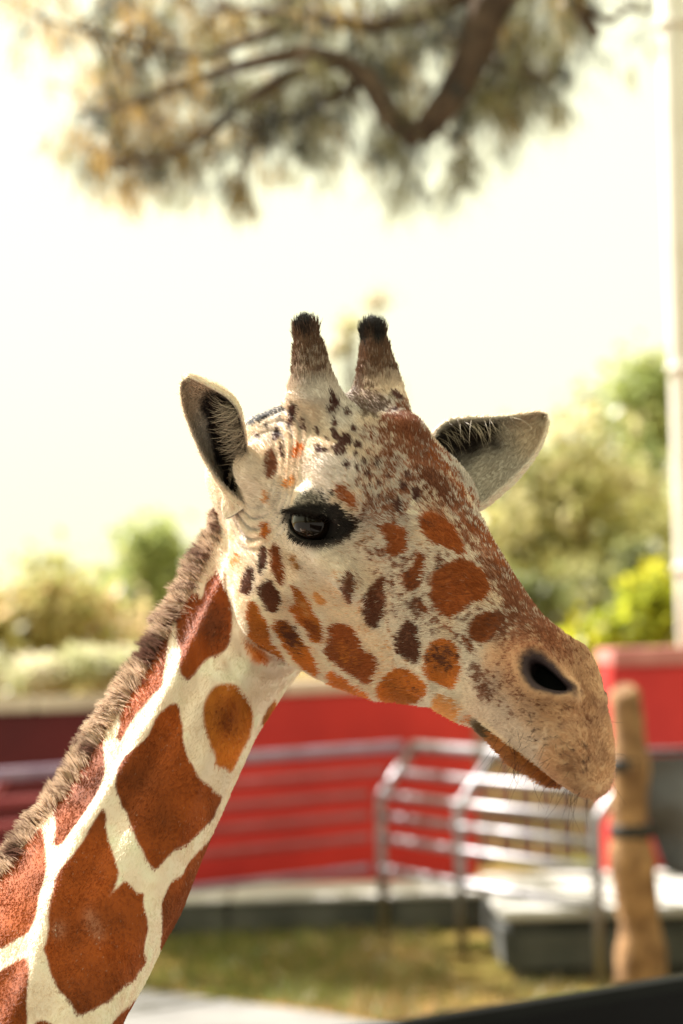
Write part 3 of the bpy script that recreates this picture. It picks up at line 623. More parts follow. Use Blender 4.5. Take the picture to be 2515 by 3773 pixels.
PATCH = [  # crop, colour, soft edge (photo px), strength, outline
 ('D', K_TAN, 60, .20, [(480,380),(900,320),(1300,480),(1450,900),(1300,1150),(900,1100),(600,850)]),
 ('B', K_TAN, 50, .24, [(150,500),(600,500),(900,900),(1200,1300),(1400,1560),(800,1500),(300,1100),(60,800)]),
 ('E', K_BROWN, 2, 1, [(1000,135),(1035,150),(1040,210),(1060,280),(1055,350),(1075,420),(1090,470),(1110,490),(1135,545),(1160,585),(1215,615),(1240,655),(1290,680),(1270,720),(1250,760),(1235,800),(1200,840),(1150,890),(1110,930),(1060,970),(1020,980),(990,1010),(940,1060),(900,1110),(870,1080),(845,1050),(825,990),(790,940),(770,880),(745,830),(735,775),(700,735),(690,690),(665,640),(670,560),(690,490),(730,440),(790,390),(850,340),(880,270),(915,200),(960,165)]),
 ('E', K_GOLD, 4, 1, [(1240,40),(1310,25),(1370,35),(1400,80),(1440,130),(1465,200),(1460,280),(1440,350),(1410,400),(1385,450),(1360,510),(1330,550),(1300,510),(1265,515),(1240,490),(1245,440),(1215,390),(1195,320),(1175,260),(1170,160),(1200,90)]),
 ('E', K_BROWN, 22, .75, [(1250,120),(1330,90),(1390,160),(1390,260),(1350,330),(1290,340),(1240,260)]),
 ('E', K_BROWN, 2, 1, [(605,290),(600,350),(600,440),(610,540),(590,600),(550,680),(510,740),(480,790),(440,840),(400,890),(370,940),(330,975),(312,960),(318,900),(320,830),(305,760),(320,700),(370,650),(300,640),(370,500),(480,360),(560,290)]),
 ('E', K_BROWN, 2, 1, [(600,740),(615,800),(610,860),(630,940),(655,1010),(675,1080),(690,1130),(665,1190),(700,1180),(725,1165),(760,1200),(790,1240),(835,1235),(825,1300),(850,1380),(860,1450),(840,1500),(830,1580),(850,1610),(835,1660),(800,1690),(780,1740),(720,1770),(670,1820),(620,1870),(560,1900),(500,1930),(450,1945),(425,1900),(410,1870),(370,1830),(330,1790),(320,1750),(290,1710),(280,1640),(250,1560),(270,1510),(280,1440),(280,1340),(300,1250),(320,1160),(340,1110),(400,1040),(440,990),(490,920),(530,840),(570,780)]),
 ('E', K_CREAM, 3, .9, [(700,1130),(675,1190),(608,1290),(650,1230),(725,1165)]),
 ('E', K_CREAM, 14, .14, [(300,1410),(350,1405),(380,1440),(350,1500),(310,1500)]),
 ('E', K_CREAM, 14, .12, [(490,1330),(520,1330),(580,1420),(600,1520),(570,1530),(500,1420)]),
 ('E', K_BROWN, 2, 1, [(0,1100),(60,1060),(120,980),(190,900),(240,850),(255,900),(262,980),(272,1060),(262,1150),(235,1220),(220,1290),(215,1360),(190,1420),(160,1475),(100,1500),(60,1530),(0,1560),(-300,1700),(-400,1400),(-100,1000),(80,800),(200,820)]),
 ('E', K_BROWN, 2, 1, [(0,1690),(60,1650),(110,1620),(160,1605),(170,1660),(165,1730),(160,1800),(150,1880),(160,1940),(150,2060),(-150,2300),(-400,1900)]),
 ('E', K_BROWN, 2, 1, [(190,1996),(230,1970),(280,1980),(330,2020),(420,2080),(380,2260),(240,2280),(180,2100)]),
 ('E', K_BROWN, 2, 1, [(1240,880),(1190,950),(1150,990),(1120,1020),(1075,1080),(1060,1130),(990,1165),(965,1220),(930,1290),(935,1350),(940,1420),(935,1490),(925,1560),(960,1560),(1060,1400),(1130,1270),(1200,1150),(1260,1000),(1290,880)]),
 ('E', K_BROWN, 2, 1, [(800,1830),(740,1890),(690,1930),(640,1996),(560,2120),(640,2220),(760,2100),(860,1850)]),
 ('E', K_GOLD, 3, 1, [(1600,100),(1540,180),(1515,240),(1520,270),(1600,200)]),
 ('F', K_BROWN, 3, 1, [(655,760),(690,740),(730,760),(760,830),(800,910),(820,970),(838,1080),(840,1150),(830,1250),(820,1320),(800,1370),(770,1410),(720,1440),(650,1460),(600,1490),(560,1540),(520,1590),(510,1620),(480,1625),(460,1665),(420,1640),(385,1610),(385,1570),(370,1540),(390,1450),(375,1380),(360,1330),(345,1240),(355,1150),(380,1050),(430,980),(480,905),(540,900),(570,970),(590,890),(610,820),(640,780)]),
 ('F', K_DARK, 26, .8, [(560,1050),(700,900),(780,1050),(800,1250),(700,1350),(560,1300)]),
 ('F', K_BROWN, 16, .8, [(625,800),(650,690),(700,680),(740,740),(745,830),(680,870)]),
 ('F', K_BROWN, 3, 1, [(725,200),(735,240),(720,300),(715,360),(690,430),(670,500),(640,570),(590,620),(540,670),(490,715),(440,700),(500,600),(560,480),(620,300)]),
 ('F', K_BROWN, 3, 1, [(330,1070),(310,1150),(290,1250),(285,1320),(265,1430),(260,1530),(245,1620),(240,1700),(200,1740),(150,1790),(90,1860),(30,1930),(-20,1985),(-75,2090),(-115,2170),(-145,2190),(-160,2120),(-130,2030),(-150,1990),(-110,1900),(-60,1800),(0,1640),(60,1520),(150,1380),(200,1290),(270,1150)]),
 ('F', K_TAN, 12, .8, [(800,590),(850,560),(900,590),(915,650),(880,690),(830,670)]),
 ('F', K_ORNG, 9, .95, [(895,1230),(930,1290),(1000,1340),(1060,1370),(1110,1400),(1160,1450),(1170,1500),(1120,1520),(1050,1530),(1010,1500),(970,1420),(930,1340)]),
 ('F', K_BROWN, 8, .7, [(930,1270),(1000,1330),(1060,1370),(1040,1420),(980,1380)]),
 # lower half of the face
 ('D', K_ORNG, 3, 1, [(300,45),(330,50),(345,90),(335,150),(310,160),(290,130),(290,80)]),
 ('D', K_DARK, 3.5, 1, [(290,210),(325,215),(325,290),(315,350),(280,395),(268,350),(272,270)]),
 ('D', K_FACE, 3.5, 1, [(360,205),(400,205),(420,250),(435,330),(440,400),(430,450),(400,430),(370,370),(352,300)]),
 ('D', K_DARK, 3.5, 1, [(215,335),(240,345),(245,400),(235,510),(160,500),(160,450),(185,380)]),
 ('D', K_DARK, 3.5, 1, [(335,420),(370,440),(385,480),(415,510),(425,550),(420,615),(340,618),(320,580),(290,520),(278,470),(310,445)]),
 ('D', K_GOLD, 3.5, 1, [(240,570),(275,590),(290,640),(335,690),(350,740),(370,800),(400,850),(440,900),(470,940),(400,900),(300,845),(240,810),(220,730),(208,660),(220,600)]),
 ('D', K_GOLD, 3.5, 1, [(440,690),(490,695),(520,740),(560,790),(590,840),(620,880),(650,930),(665,1000),(660,1020),(600,990),(520,930),(470,870),(440,800),(410,740),(390,710)]),
 ('D', K_DARK, 14, .85, [(440,695),(490,700),(540,770),(580,840),(560,900),(500,860),(440,760)]),
 ('D', K_ORNG, 3, 1, [(505,480),(540,475),(580,520),(610,570),(640,640),(680,680),(695,730),(690,790),(650,810),(620,780),(580,720),(530,680),(500,610),(510,590),(540,580),(530,530)]),
 ('D', K_FACE, 9, .8, [(640,690),(690,720),(690,790),(650,805),(610,760),(560,700),(580,690)]),
 ('D', K_TAN, 9, .85, [(525,520),(570,540),(610,610),(600,660),(550,610)]),
 ('D', K_TAN, 6, .85, [(630,500),(680,505),(720,560),(700,585),(650,570)]),
 ('D', K_FACE, 3.5, 1, [(750,740),(790,715),(840,705),(880,740),(910,780),(940,850),(970,880),(1040,910),(1030,970),(1000,1060),(950,1060),(900,1020),(860,1000),(800,960),(760,920),(715,885),(745,840),(755,790)]),
 ('D', K_ORNG, 16, .6, [(800,820),(870,830),(930,900),(960,960),(880,960),(810,900)]),
 ('D', K_RUST, 5, .9, [(850,370),(890,410),(895,450),(880,500),(875,560),(845,565),(830,510),(800,460),(820,420)]),
 ('D', K_DARK, 5, .95, [(1060,400),(1090,430),(1085,500),(1080,580),(1070,650),(1050,715),(1000,700),(960,660),(950,620),(970,590),(960,540),(980,480),(1020,430)]),
 ('D', K_DARK, 4, .95, [(1230,680),(1290,690),(1310,740),(1300,800),(1315,850),(1300,945),(1260,940),(1230,900),(1170,880),(1160,810),(1180,740)]),
 ('D', K_SPOT, 22, .45, [(1180,560),(1300,560),(1420,640),(1460,760),(1400,800),(1310,720),(1200,660)]),
 ('D', K_GOLD, 4, 1, [(1140,995),(1200,985),(1250,1010),(1300,1050),(1375,1110),(1340,1150),(1290,1190),(1200,1210),(1130,1200),(1070,1160),(1055,1100),(1100,1050)]),
 ('D', K_DARK, 20, .40, [(1080,1090),(1200,1060),(1340,1110),(1300,1140),(1200,1120),(1120,1130)]),
 ('D', K_ORNG, 4, .95, [(735,1000),(800,1020),(870,1060),(940,1110),(1000,1150),(1040,1210),(980,1230),(880,1180),(790,1130),(745,1070)]),
 ('D', K_TAN, 6, .8, [(470,230),(500,260),(550,340),(530,360),(490,320)]),
 ('D', K_TAN, 8, .5, [(415,110),(435,130),(445,190),(425,190)]),
 ('D', K_FACE, 4, 1, [(1300,220),(1330,260),(1340,330),(1310,400),(1290,470),(1240,480),(1200,420),(1195,370),(1250,350),(1280,290)]),
 ('D', K_FACE, 4, .95, [(1265,530),(1320,550),(1380,600),(1385,635),(1340,620),(1290,570)]),
 ('D', K_FACE, 3, .9, [(1470,680),(1510,710),(1540,760),(1510,755),(1480,720)]),
 # speckled bridge of the nose, before the clear patches on it
 ('B', K_RUST, 40, .40, [(250,950),(700,1000),(1000,1050),(1300,1450),(1500,1600),(900,1600),(500,1500),(300,1250)]),
 ('B', K_RUST, 30, .60, [(300,250),(440,150),(600,110),(760,420),(960,780),(900,860),(760,800),(620,800),(470,840),(300,820),(220,680),(270,430)]),
 ('B', K_RUST, 34, .90, [(440,170),(560,115),(640,170),(760,400),(900,660),(1000,820),(1220,1100),(1430,1420),(1640,1680),(1460,1680),(1330,1560),(1180,1420),(1060,1260),(960,1080),(890,900),(820,760),(700,700),(600,620),(520,440),(420,280)]),
 ('B', K_FACE, 26, .55, [(560,140),(640,190),(760,400),(900,660),(1000,820),(1220,1100),(1430,1420),(1560,1600),(1440,1560),(1280,1380),(1140,1180),(980,960),(880,780),(740,560),(620,340)]),
 ('B', K_DARK, 18, .55, [(560,500),(680,470),(800,560),(860,680),(780,740),(660,720),(580,640)]),
 ('B', K_RUST, 26, .66, [(280,640),(420,700),(440,800),(380,880),(280,820)]),
 ('B', K_WHITE, 14, .55, [(560,640),(610,700),(620,800),(560,880),(540,760)]),
 ('B', K_FACE, 4, 1, [(650,770),(700,775),(760,810),(800,840),(830,870),(850,920),(880,960),(910,1020),(900,1040),(850,1030),(800,1000),(740,970),(700,960),(650,910),(620,850),(630,800)]),
 ('B', K_DARK, 14, .6, [(640,790),(720,790),(720,860),(660,880)]),
 ('B', K_FACE, 6, .95, [(380,850),(440,840),(500,870),(540,890),(525,950),(520,1000),(480,1030),(420,1040),(400,1000),(415,940),(370,900),(355,870)]),
 ('B', K_RUST, 14, .6, [(290,980),(400,1000),(420,1060),(340,1090),(280,1050)]),
 ('B', K_FACE, 4, 1, [(700,1160),(760,1120),(830,1090),(900,1080),(960,1110),(1010,1160),(1040,1200),(1060,1260),(1050,1310),(980,1330),(900,1360),(860,1400),(820,1430),(760,1390),(720,1350),(690,1290),(700,1220)]),
 ('B', K_DARK, 34, .30, [(760,1140),(900,1130),(960,1220),(880,1300),(770,1250)]),
 ('B', K_BLACK, 12, .4, [(650,1090),(760,1090),(800,1120),(700,1150)]),
 ('C', K_FACE, 5, 1, [(310,170),(370,140),(430,120),(500,130),(560,180),(550,220),(500,260),(470,300),(420,340),(350,350),(310,320),(280,270),(290,230)]),
 ('C', K_FACE, 4, .9, [(235,260),(270,310),(320,370),(330,430),(300,440),(260,380)]),
 ('C', K_RUST, 40, .80, [(420,120),(640,0),(860,180),(1080,360),(1200,500),(1150,560),(1000,420),(820,400),(640,420),(520,360)]), ('C', K_RUST, 44, .46, [(300,440),(620,440),(700,700),(1000,860),(1250,800),(1300,1000),(900,960),(520,860),(360,740)]),
 ('C', K_RUST, 12, .75, [(280,460),(330,500),(400,590),(430,680),(450,760),(430,830),(370,800),(320,700),(290,600)]),
 ('C', K_ORNG, 5, 1, [(30,340),(120,335),(195,400),(190,470),(215,550),(190,620),(160,700),(100,690),(40,640),(0,650),(-40,600),(-60,500),(-20,400)]),
 ('C', K_DARK, 20, .75, [(30,345),(120,340),(190,410),(190,500),(140,560),(60,560),(0,540),(-30,440)]),
 ('C', K_TAN, 8, .9, [(60,750),(140,780),(220,850),(210,940),(160,990),(60,930),(0,860)]),
 ('C', K_ORNG, 8, .5, [(250,890),(310,900),(320,1000),(260,990)]),
 # crown
 ('G', lin(104, 82, 66), 14, .88, [(700,850),(760,860),(900,850),(1000,890),(1140,970),(1150,1080),(1050,1150),(960,1170),(860,1080),(780,980)]),
 ('G', K_RUST, 9, .85, [(1040,1180),(1150,1130),(1240,1095),(1350,1095),(1430,1150),(1500,1300),(1568,1420),(1400,1440),(1250,1300),(1120,1240)]),
]
SPOTS_G = [[(560,900),(600,920),(640,980),(670,1040),(640,1080),(600,1130),(550,1100),(550,1050),(590,1020),(580,960)],[(190,1020),(240,1020),(265,1060),(245,1130),(225,1200),(190,1240),(165,1210),(180,1130)],[(310,1160),(335,1190),(350,1250),(335,1300),(295,1270)],[(430,1225),(470,1240),(480,1290),(450,1330),(425,1290)],[(575,1190),(640,1185),(655,1215),(600,1230)],[(575,1290),(640,1285),(670,1330),(640,1355),(590,1340)],[(650,1390),(720,1355),(795,1350),(790,1400),(740,1435),(640,1400)],[(610,1430),(680,1440),(740,1475),(700,1485),(640,1465)],[(710,1090),(760,1080),(780,1120),(740,1155)],[(720,985),(770,1030),(740,1035)],[(765,1220),(830,1280),(820,1305),(780,1270)],[(830,1385),(875,1430),(850,1470)],[(420,1440),(460,1415),(500,1450),(580,1470),(540,1480),(450,1490)],[(50,1240),(85,1240),(90,1330),(60,1400),(20,1350),(35,1290)],[(100,1400),(120,1450),(130,1540),(100,1540),(85,1480)],[(30,1200),(120,1100),(110,1140),(40,1195)],[(1180,880),(1240,920),(1290,1000),(1230,990),(1170,930)],[(1160,1040),(1230,1070),(1240,1105),(1170,1090)],[(150,1230),(160,1280),(150,1290)]]
PATCH += [('G', K_SPOT, 3, .95, p) for p in SPOTS_G]
PATCH += [('G', K_ORNG, 5, .95, [(255,1410),(330,1415),(310,1460),(280,1520),(240,1560),(205,1545),(225,1470)]),
 ('A', K_RUST, 3, .95, [(880,1250),(935,1260),(935,1340),(955,1370),(930,1450),(900,1490),(860,1480),(860,1400)]),
 ('A', K_BLACK, 6, .9, [(660,1090),(740,990),(860,925),(1010,900),(995,940),(880,985),(760,1050)]), ('A', K_SPOT, 3, .8, [(765,1110),(820,1120),(810,1160),(770,1160)]), ('A', K_SPOT, 3, .8, [(830,1040),(880,1030),(885,1090),(840,1080)]),
 ('A', K_TAN, 6, .9, [(1020,1510),(1090,1480),(1100,1520),(1040,1570),(1010,1560)]), ('A', K_TAN, 5, .9, [(845,1580),(875,1590),(885,1700),(860,1720),(840,1640)]),
 ('H', K_FACE, 5, .9, [(940,160),(1050,150),(1150,220),(1230,310),(1280,420),(1200,500),(1100,440),(1000,350),(950,270)]),
 ('H', K_BLACK, 8, .55, [(440,250),(650,180),(800,180),(930,300),(980,420),(800,420),(500,400),(300,470),(380,340)]),
 ('H', lin(70, 50, 38), 12, .75, [(120,560),(250,440),(600,370),(960,400),(1220,560),(1370,700),(1330,800),(1160,930),(1030,1010),(850,1075),(700,1095),(550,1060),(370,970),(240,830),(150,680)]),
 ('H', K_BLACK, 6, .97, [(160,560),(250,470),(400,420),(600,400),(800,420),(960,430),(1080,520),(1150,590),(1220,680),(1240,740),(1190,820),(1120,870),(1010,950),(850,1020),(700,1040),(550,1010),(400,940),(300,820),(210,680)]),
]
for bx, by, r in [(65,270,32),(130,315,46),(100,360,40),(215,340,24),(200,400,18),(140,465,24),(205,490,20),(255,450,24),(280,530,20),(345,450,28),(350,580,20),(505,600,30),(590,630,30),(590,670,26),(470,700,28),(480,740,26),(60,195,24),(185,230,22),(145,130,28),(415,545,12),(535,530,24),(290,600,15),(20,300,14),(80,400,14),(340,670,14),(405,690,16),(60,640,10)]:
    an = np.arange(10) / 10 * 2 * math.pi
    PATCH.append(('B', K_SPOT, 3, .9, [(bx + r * math.cos(a) * random.uniform(.7, 1.2), by + 1.15 * r * math.sin(a) * random.uniform(.7, 1.2)) for a in an]))
for k in range(34):
    cx, cy = random.uniform(740, 1190), 0; cy = 1010 + (cx - 740) * .35 + random.uniform(-60, 200); r = random.uniform(7, 11)
    PATCH.append(('C', K_SPOT, 2, 1, [(cx + r * math.cos(a), cy + r * math.sin(a)) for a in np.arange(8) / 8 * 2 * math.pi]))

PS = 2.0                                                  # photo px per cell of the pattern table
PX0, PY0 = -400, 1000
PW_, PH_ = int(2900 / PS), int(3600 / PS)
def fill(poly, x0, y0, w, h):
    yy = np.arange(h)[:, None] + y0 + .5; xx = np.arange(w)[None] + x0 + .5; ins = np.zeros((h, w), bool)
    n = len(poly)
    for i in range(n):
        (xa, ya), (xb, yb) = poly[i], poly[(i + 1) % n]
        if ya == yb: continue
        c = ((ya > yy) != (yb > yy)); xi = (xb - xa) * (yy - ya) / (yb - ya) + xa
        ins ^= c & (xx < xi)
    return ins.astype(np.float32)
def blur(a, s):
    if s < .3: return a
    r = int(3 * s) + 1; k = np.exp(-.5 * (np.arange(-r, r + 1) / s) ** 2); k /= k.sum()
    a = np.apply_along_axis(np.convolve, 0, a, k, 'same'); return np.apply_along_axis(np.convolve, 1, a, k, 'same')
def smooth_poly(p):
    p = np.array(p, float)
    for _ in range(1):
        q = .75 * p + .25 * np.roll(p, -1, 0); r = .25 * p + .75 * np.roll(p, -1, 0); p = np.stack([q, r], 1).reshape(-1, 2)
    return p
LAYERS = []
for c, colr, soft, st, pts in PATCH:
    ox, oy, sc = CROPS[c]; pts = np.array(pts, float); cen = pts.mean(0); gr = 1.0 if c in 'EFH' else 1.10 if len(pts) > 4 else 1.0
    p = (smooth_poly(cen + (pts - cen) * gr) * sc + [ox - PX0, oy - PY0]) / PS
    m = int(3 * soft / PS) + 3; x0, y0 = np.floor(p.min(0)).astype(int) - m; x1, y1 = np.ceil(p.max(0)).astype(int) + m
    LAYERS.append((x0, y0, blur(fill(p, x0, y0, x1 - x0, y1 - y0), soft / PS) * st, np.asarray(colr, float)))

def vnoise(p, f, seed=0):                                 # smooth 3-D value noise in 0..1
    p = np.asarray(p) * f + seed * 17.3; i = np.floor(p).astype(np.int64); t = p - i; t = t * t * (3 - 2 * t)
    def hsh(a, b, c):
        n = (a * 73856093) ^ (b * 19349663) ^ (c * 83492791) ^ (seed * 7919); n = (n ^ (n >> 13)) * 1274126177; return ((n ^ (n >> 16)) & 0xffff) / 65535.0
    r = 0
    for dx in (0, 1):
        for dy in (0, 1):
            for dz in (0, 1):
                r = r + hsh(i[:, 0] + dx, i[:, 1] + dy, i[:, 2] + dz) * (t[:, 0] if dx else 1 - t[:, 0]) * (t[:, 1] if dy else 1 - t[:, 1]) * (t[:, 2] if dz else 1 - t[:, 2])
    return r
def sstep(a, b, x): t = np.clip((x - a) / (b - a), 0, 1); return t * t * (3 - 2 * t)

def near_side(p, n):
    """Surface points turned away take the place of their mirror twin on the measured side (the coat is near enough symmetric)."""
    away = (n * (p - CAM)).sum(1) / np.linalg.norm(p - CAM, axis=1) > .12
    h = w2h(p); hm = h2w(h * [1, -1, 1])
    t, u, w, tc = neck_coords(p); nm = p - 2 * w[:, None] * NE2
    onneck = neck_field(p) < head_field(h)
    return np.where(away[:, None], np.where(onneck[:, None], nm, hm), p), onneck, h

def coat(p, n, hard):
    """Colour of the coat at surface points; hard=True picks one colour per hair, else blends."""
    q, onneck, h = near_side(p, n)
    N = len(p); px = (proj(q) - [PX0, PY0]) / PS
    rnd = RNG.random(N) if hard else None
    nz = vnoise(p, 140, 1) * .6 + vnoise(p, 420, 2) * .4
    if hard:
        eq = np.empty(N); eq[np.argsort(vnoise(p, 230, 15) + .8 * vnoise(p, 520, 16) + .5 * vnoise(p, 90, 17))] = np.linspace(0, 1, N)
    nz2 = vnoise(p, 30, 3); nz3 = vnoise(p, 75, 5)
    # ground colour
    w = np.clip(sstep(.00, .06, h[:, 2]) * (1 - sstep(.05, .14, h[:, 0])), 0, 1)[:, None]
    base = K_WHITE * (1 - w) + K_GREY * w
    low = sstep(-.04, -.14, h[:, 2])[:, None]; base = base * (1 - low) + K_CREAM * low
    wm = (sstep(.45, .75, nz2) * .55)[:, None]; base = base * (1 - wm) + lin(226, 200, 170) * wm
    base = np.where(onneck[:, None], K_CREAM, base)
    mz = sstep(.215, .27, h[:, 0] + .25 * np.minimum(h[:, 2], 0) + .02 * (nz2 - .5))
    mk = sstep(.50, .36, nz * .45 + nz3 * .30 + vnoise(p, 700, 7) * .25)[:, None] * .42; mcol = K_RUST * 1.15 * mk + K_MUZ * (1 - mk)
    pale = (sstep(.034, -.018, h[:, 2] + .02 * (nz3 - .5)) * sstep(.40, .37, h[:, 0] + .3 * nz2 * .1))[:, None] * .9
    mcol = mcol * (1 - pale) + lin(218, 198, 182) * pale
    base = np.where(onneck[:, None], base, base * (1 - mz[:, None]) + mcol * mz[:, None])
    col = base.copy()
    spot = np.zeros(N)
    for x0, y0, m, c in LAYERS:
        x = px[:, 0] - x0 - .5; y = px[:, 1] - y0 - .5
        k = np.where((x > 0) & (y > 0) & (x < m.shape[1] - 1) & (y < m.shape[0] - 1))[0]
        if not len(k): continue
        xi = x[k].astype(int); yi = y[k].astype(int); fx = x[k] - xi; fy = y[k] - yi
        a = (m[yi, xi] * (1 - fx) + m[yi, xi + 1] * fx) * (1 - fy) + (m[yi + 1, xi] * (1 - fx) + m[yi + 1, xi + 1] * fx) * fy
        if hard:
            th = .30 * rnd[k] + .70 * eq[k]; a2 = sstep(-.12, .12, a - th) * (a > .02)
        else: a2 = a
        col[k] = col[k] * (1 - a2[:, None]) + c * a2[:, None]
        spot[k] = np.maximum(spot[k], a2)
    # horns: pale at the foot, brown, black at the tip
    for hp in (HORN_N, HORN_F):
        ax = hp[-1] - hp[0]; ln = np.linalg.norm(ax); ax = ax / ln; d = h - hp[0]; t = d @ ax / ln
        rr = np.linalg.norm(d - (t * ln)[:, None] * ax, axis=1); on = (rr < .036) & (t > .05)
        tj = t + .25 * (nz - .5)
        tj = tj + .25 * (nz3 - .5) + (.12 if hp is HORN_F else 0); g = .28 + .62 * sstep(-.15, .95, tj); g = (sstep(-.15, .15, g - .25 * rnd - .75 * eq) if hard else g)[:, None]; bl = sstep(.90, 1.08, tj)[:, None]
        c = (lin(184, 164, 148) * (1 - g) + lin(108, 78, 60) * (.55 + .9 * nz[:, None]) * g) * (1 - bl) + K_BLACK * .7 * bl
        k = (on * sstep(.05, .40, t))[:, None]; col = col * (1 - k) + c * k
    # nostril skin and mouth
    hs = np.where(h[:, 1:2] > 0, h * [1, -1, 1], h); nn = nos_local(h)
    e = np.sqrt((nn[:, 0] / .0285) ** 2 + ((nn[:, 1] + 7 * np.clip(nn[:, 0], -.03, .03) ** 2 - .003) / .0135 / np.clip(1 - 13 * nn[:, 0], .62, 1.3)) ** 2)
    r = np.where(np.abs(nn[:, 2]) < .05, e, 9)
    k = sstep(1.42, .96, r + .35 * (nz - .5))[:, None]; col = col * (1 - k) + lin(66, 52, 54) * k
    k = sstep(.80, .62, r)[:, None]; col = col * (1 - k) + lin(8, 6, 6) * k
    lip = (LOWER(h) < UPPER(h)) & ~onneck & (h[:, 0] > .262)
    k = (lip * sstep(.262, .275, h[:, 0]))[:, None]
    df = LOWER(h) - UPPER(h); e2 = (sstep(.013, .003, df + .004 * nz) * ~lip * ~onneck * sstep(.268, .285, h[:, 0]))[:, None] * .75; col = col * (1 - e2) + lin(236, 214, 186) * e2
    lc = np.where((h[:, 0] < .285 + .03 * (nz2 - .5))[:, None], lin(96, 70, 42), (K_LIP * .8 + .2 * K_TAN) * (.55 + .9 * nz[:, None]))
    col = col * (1 - k) + lc * k
    er = np.linalg.norm((hs - [-.118, -.10, -.035]) * [1, .7, .8], axis=1)
    fd = np.sin(er * 620 + 5 * vnoise(p, 22, 8)) * sstep(.026, .042, er) * sstep(.090, .062, er) * (hs[:, 1] < -.03) * ~onneck
    col = col * (1 - .45 * np.maximum(-fd, 0)[:, None] * [1, .95, .85])  # darkens the troughs of the ear folds: crease shade put into the colour
    # the eye's wet rim
    q = eye_local(hs); k = (sstep(.031, .027, np.linalg.norm(q, axis=1)) * (q[:, 2] > 0))[:, None]; col = col * (1 - k) + K_BLACK * .4 * k
    col = col * (1 + (.18 + .5 * spot[:, None]) * (nz2[:, None] - .5) + .16 * (nz3[:, None] - .5) + .8 * spot[:, None] * (vnoise(p, 13, 14)[:, None] - .5))
    return np.clip(col, .003, .9), spot, onneck, h
# ------------------------------------------------------------------ materials used by the animal
def attr_mat(name, attr, rough, spec=.3, transl=0.0, vary=False):
    m, t, b = new_mat(name); a = t.nodes.new('ShaderNodeAttribute'); a.attribute_name = attr
    t.links.new(a.outputs['Color'], b.inputs['Base Color']); b.inputs['Roughness'].default_value = rough; b.inputs['Specular IOR Level'].default_value = spec
    if transl:
        tr = t.nodes.new('ShaderNodeBsdfTranslucent'); t.links.new(a.outputs['Color'], tr.inputs[0]); mx = t.nodes.new('ShaderNodeMixShader'); mx.inputs[0].default_value = transl
        t.links.new(b.outputs[0], mx.inputs[1]); t.links.new(tr.outputs[0], mx.inputs[2]); t.links.new(mx.outputs[0], t.nodes['Material Output'].inputs[0])
    return m
M_HIDE = attr_mat('giraffe_hide', 'col', .75, .2)
M_FUR = attr_mat('giraffe_fur', 'col', .50, .30, .12)
M_MANE = attr_mat('giraffe_mane', 'col', .5, .3, .30)

def mesh_obj(name, v, f, mat, parent=None, smooth=True, col=None):
    me = bpy.data.meshes.new(name); f = np.asarray(f) if not isinstance(f, list) else f
    if isinstance(f, np.ndarray):
        n, k = f.shape; me.vertices.add(len(v)); me.vertices.foreach_set('co', np.asarray(v, np.float32).ravel())
        me.loops.add(n * k); me.loops.foreach_set('vertex_index', f.astype(np.int32).ravel())
        me.polygons.add(n); me.polygons.foreach_set('loop_start', np.arange(0, n * k, k, dtype=np.int32)); me.polygons.foreach_set('loop_total', np.full(n, k, np.int32))
        me.update(calc_edges=True); me.validate()
    else: me.from_pydata([tuple(x) for x in v], [], f)
    if smooth: me.polygons.foreach_set('use_smooth', np.ones(len(me.polygons), bool))
    if col is not None:
        a = me.attributes.new('col', 'FLOAT_COLOR', 'POINT'); a.data.foreach_set('color', np.c_[col, np.ones(len(col))].astype(np.float32).ravel())
    if mat: me.materials.append(mat)
    o = bpy.data.objects.new(name, me); COL.objects.link(o)
    if parent: o.parent = parent
    return o

def hair_obj(name, pts, rad, col, mat, parent):
    """pts (n,k,3), rad (k,) or (n,k), col (n,3)"""
    n, k, _ = pts.shape; c = bpy.data.hair_curves.new(name); c.add_curves([k] * n)
    c.position_data.foreach_set('vector', pts.astype(np.float32).ravel())
    r = c.attributes.new('radius', 'FLOAT', 'POINT'); r.data.foreach_set('value', np.broadcast_to(rad, (n, k)).astype(np.float32).ravel())
    a = c.attributes.new('col', 'FLOAT_COLOR', 'CURVE'); a.data.foreach_set('color', np.c_[col, np.ones(n)].astype(np.float32).ravel())
    c.materials.append(mat); o = bpy.data.objects.new(name, c); COL.objects.link(o); o.parent = parent
    return o

def unit(v): return v / np.maximum(np.linalg.norm(v, axis=-1, keepdims=True), 1e-9)
def face_normals(v, q): return unit(np.cross(v[q[:, 2]] - v[q[:, 0]], v[q[:, 3]] - v[q[:, 1]]))
def vert_normals(v, q):
    fn = np.cross(v[q[:, 2]] - v[q[:, 0]], v[q[:, 3]] - v[q[:, 1]]); n = np.zeros_like(v)
    for k in range(4):
        for c in range(3): n[:, c] += np.bincount(q[:, k], fn[:, c], len(v))
    return unit(n)

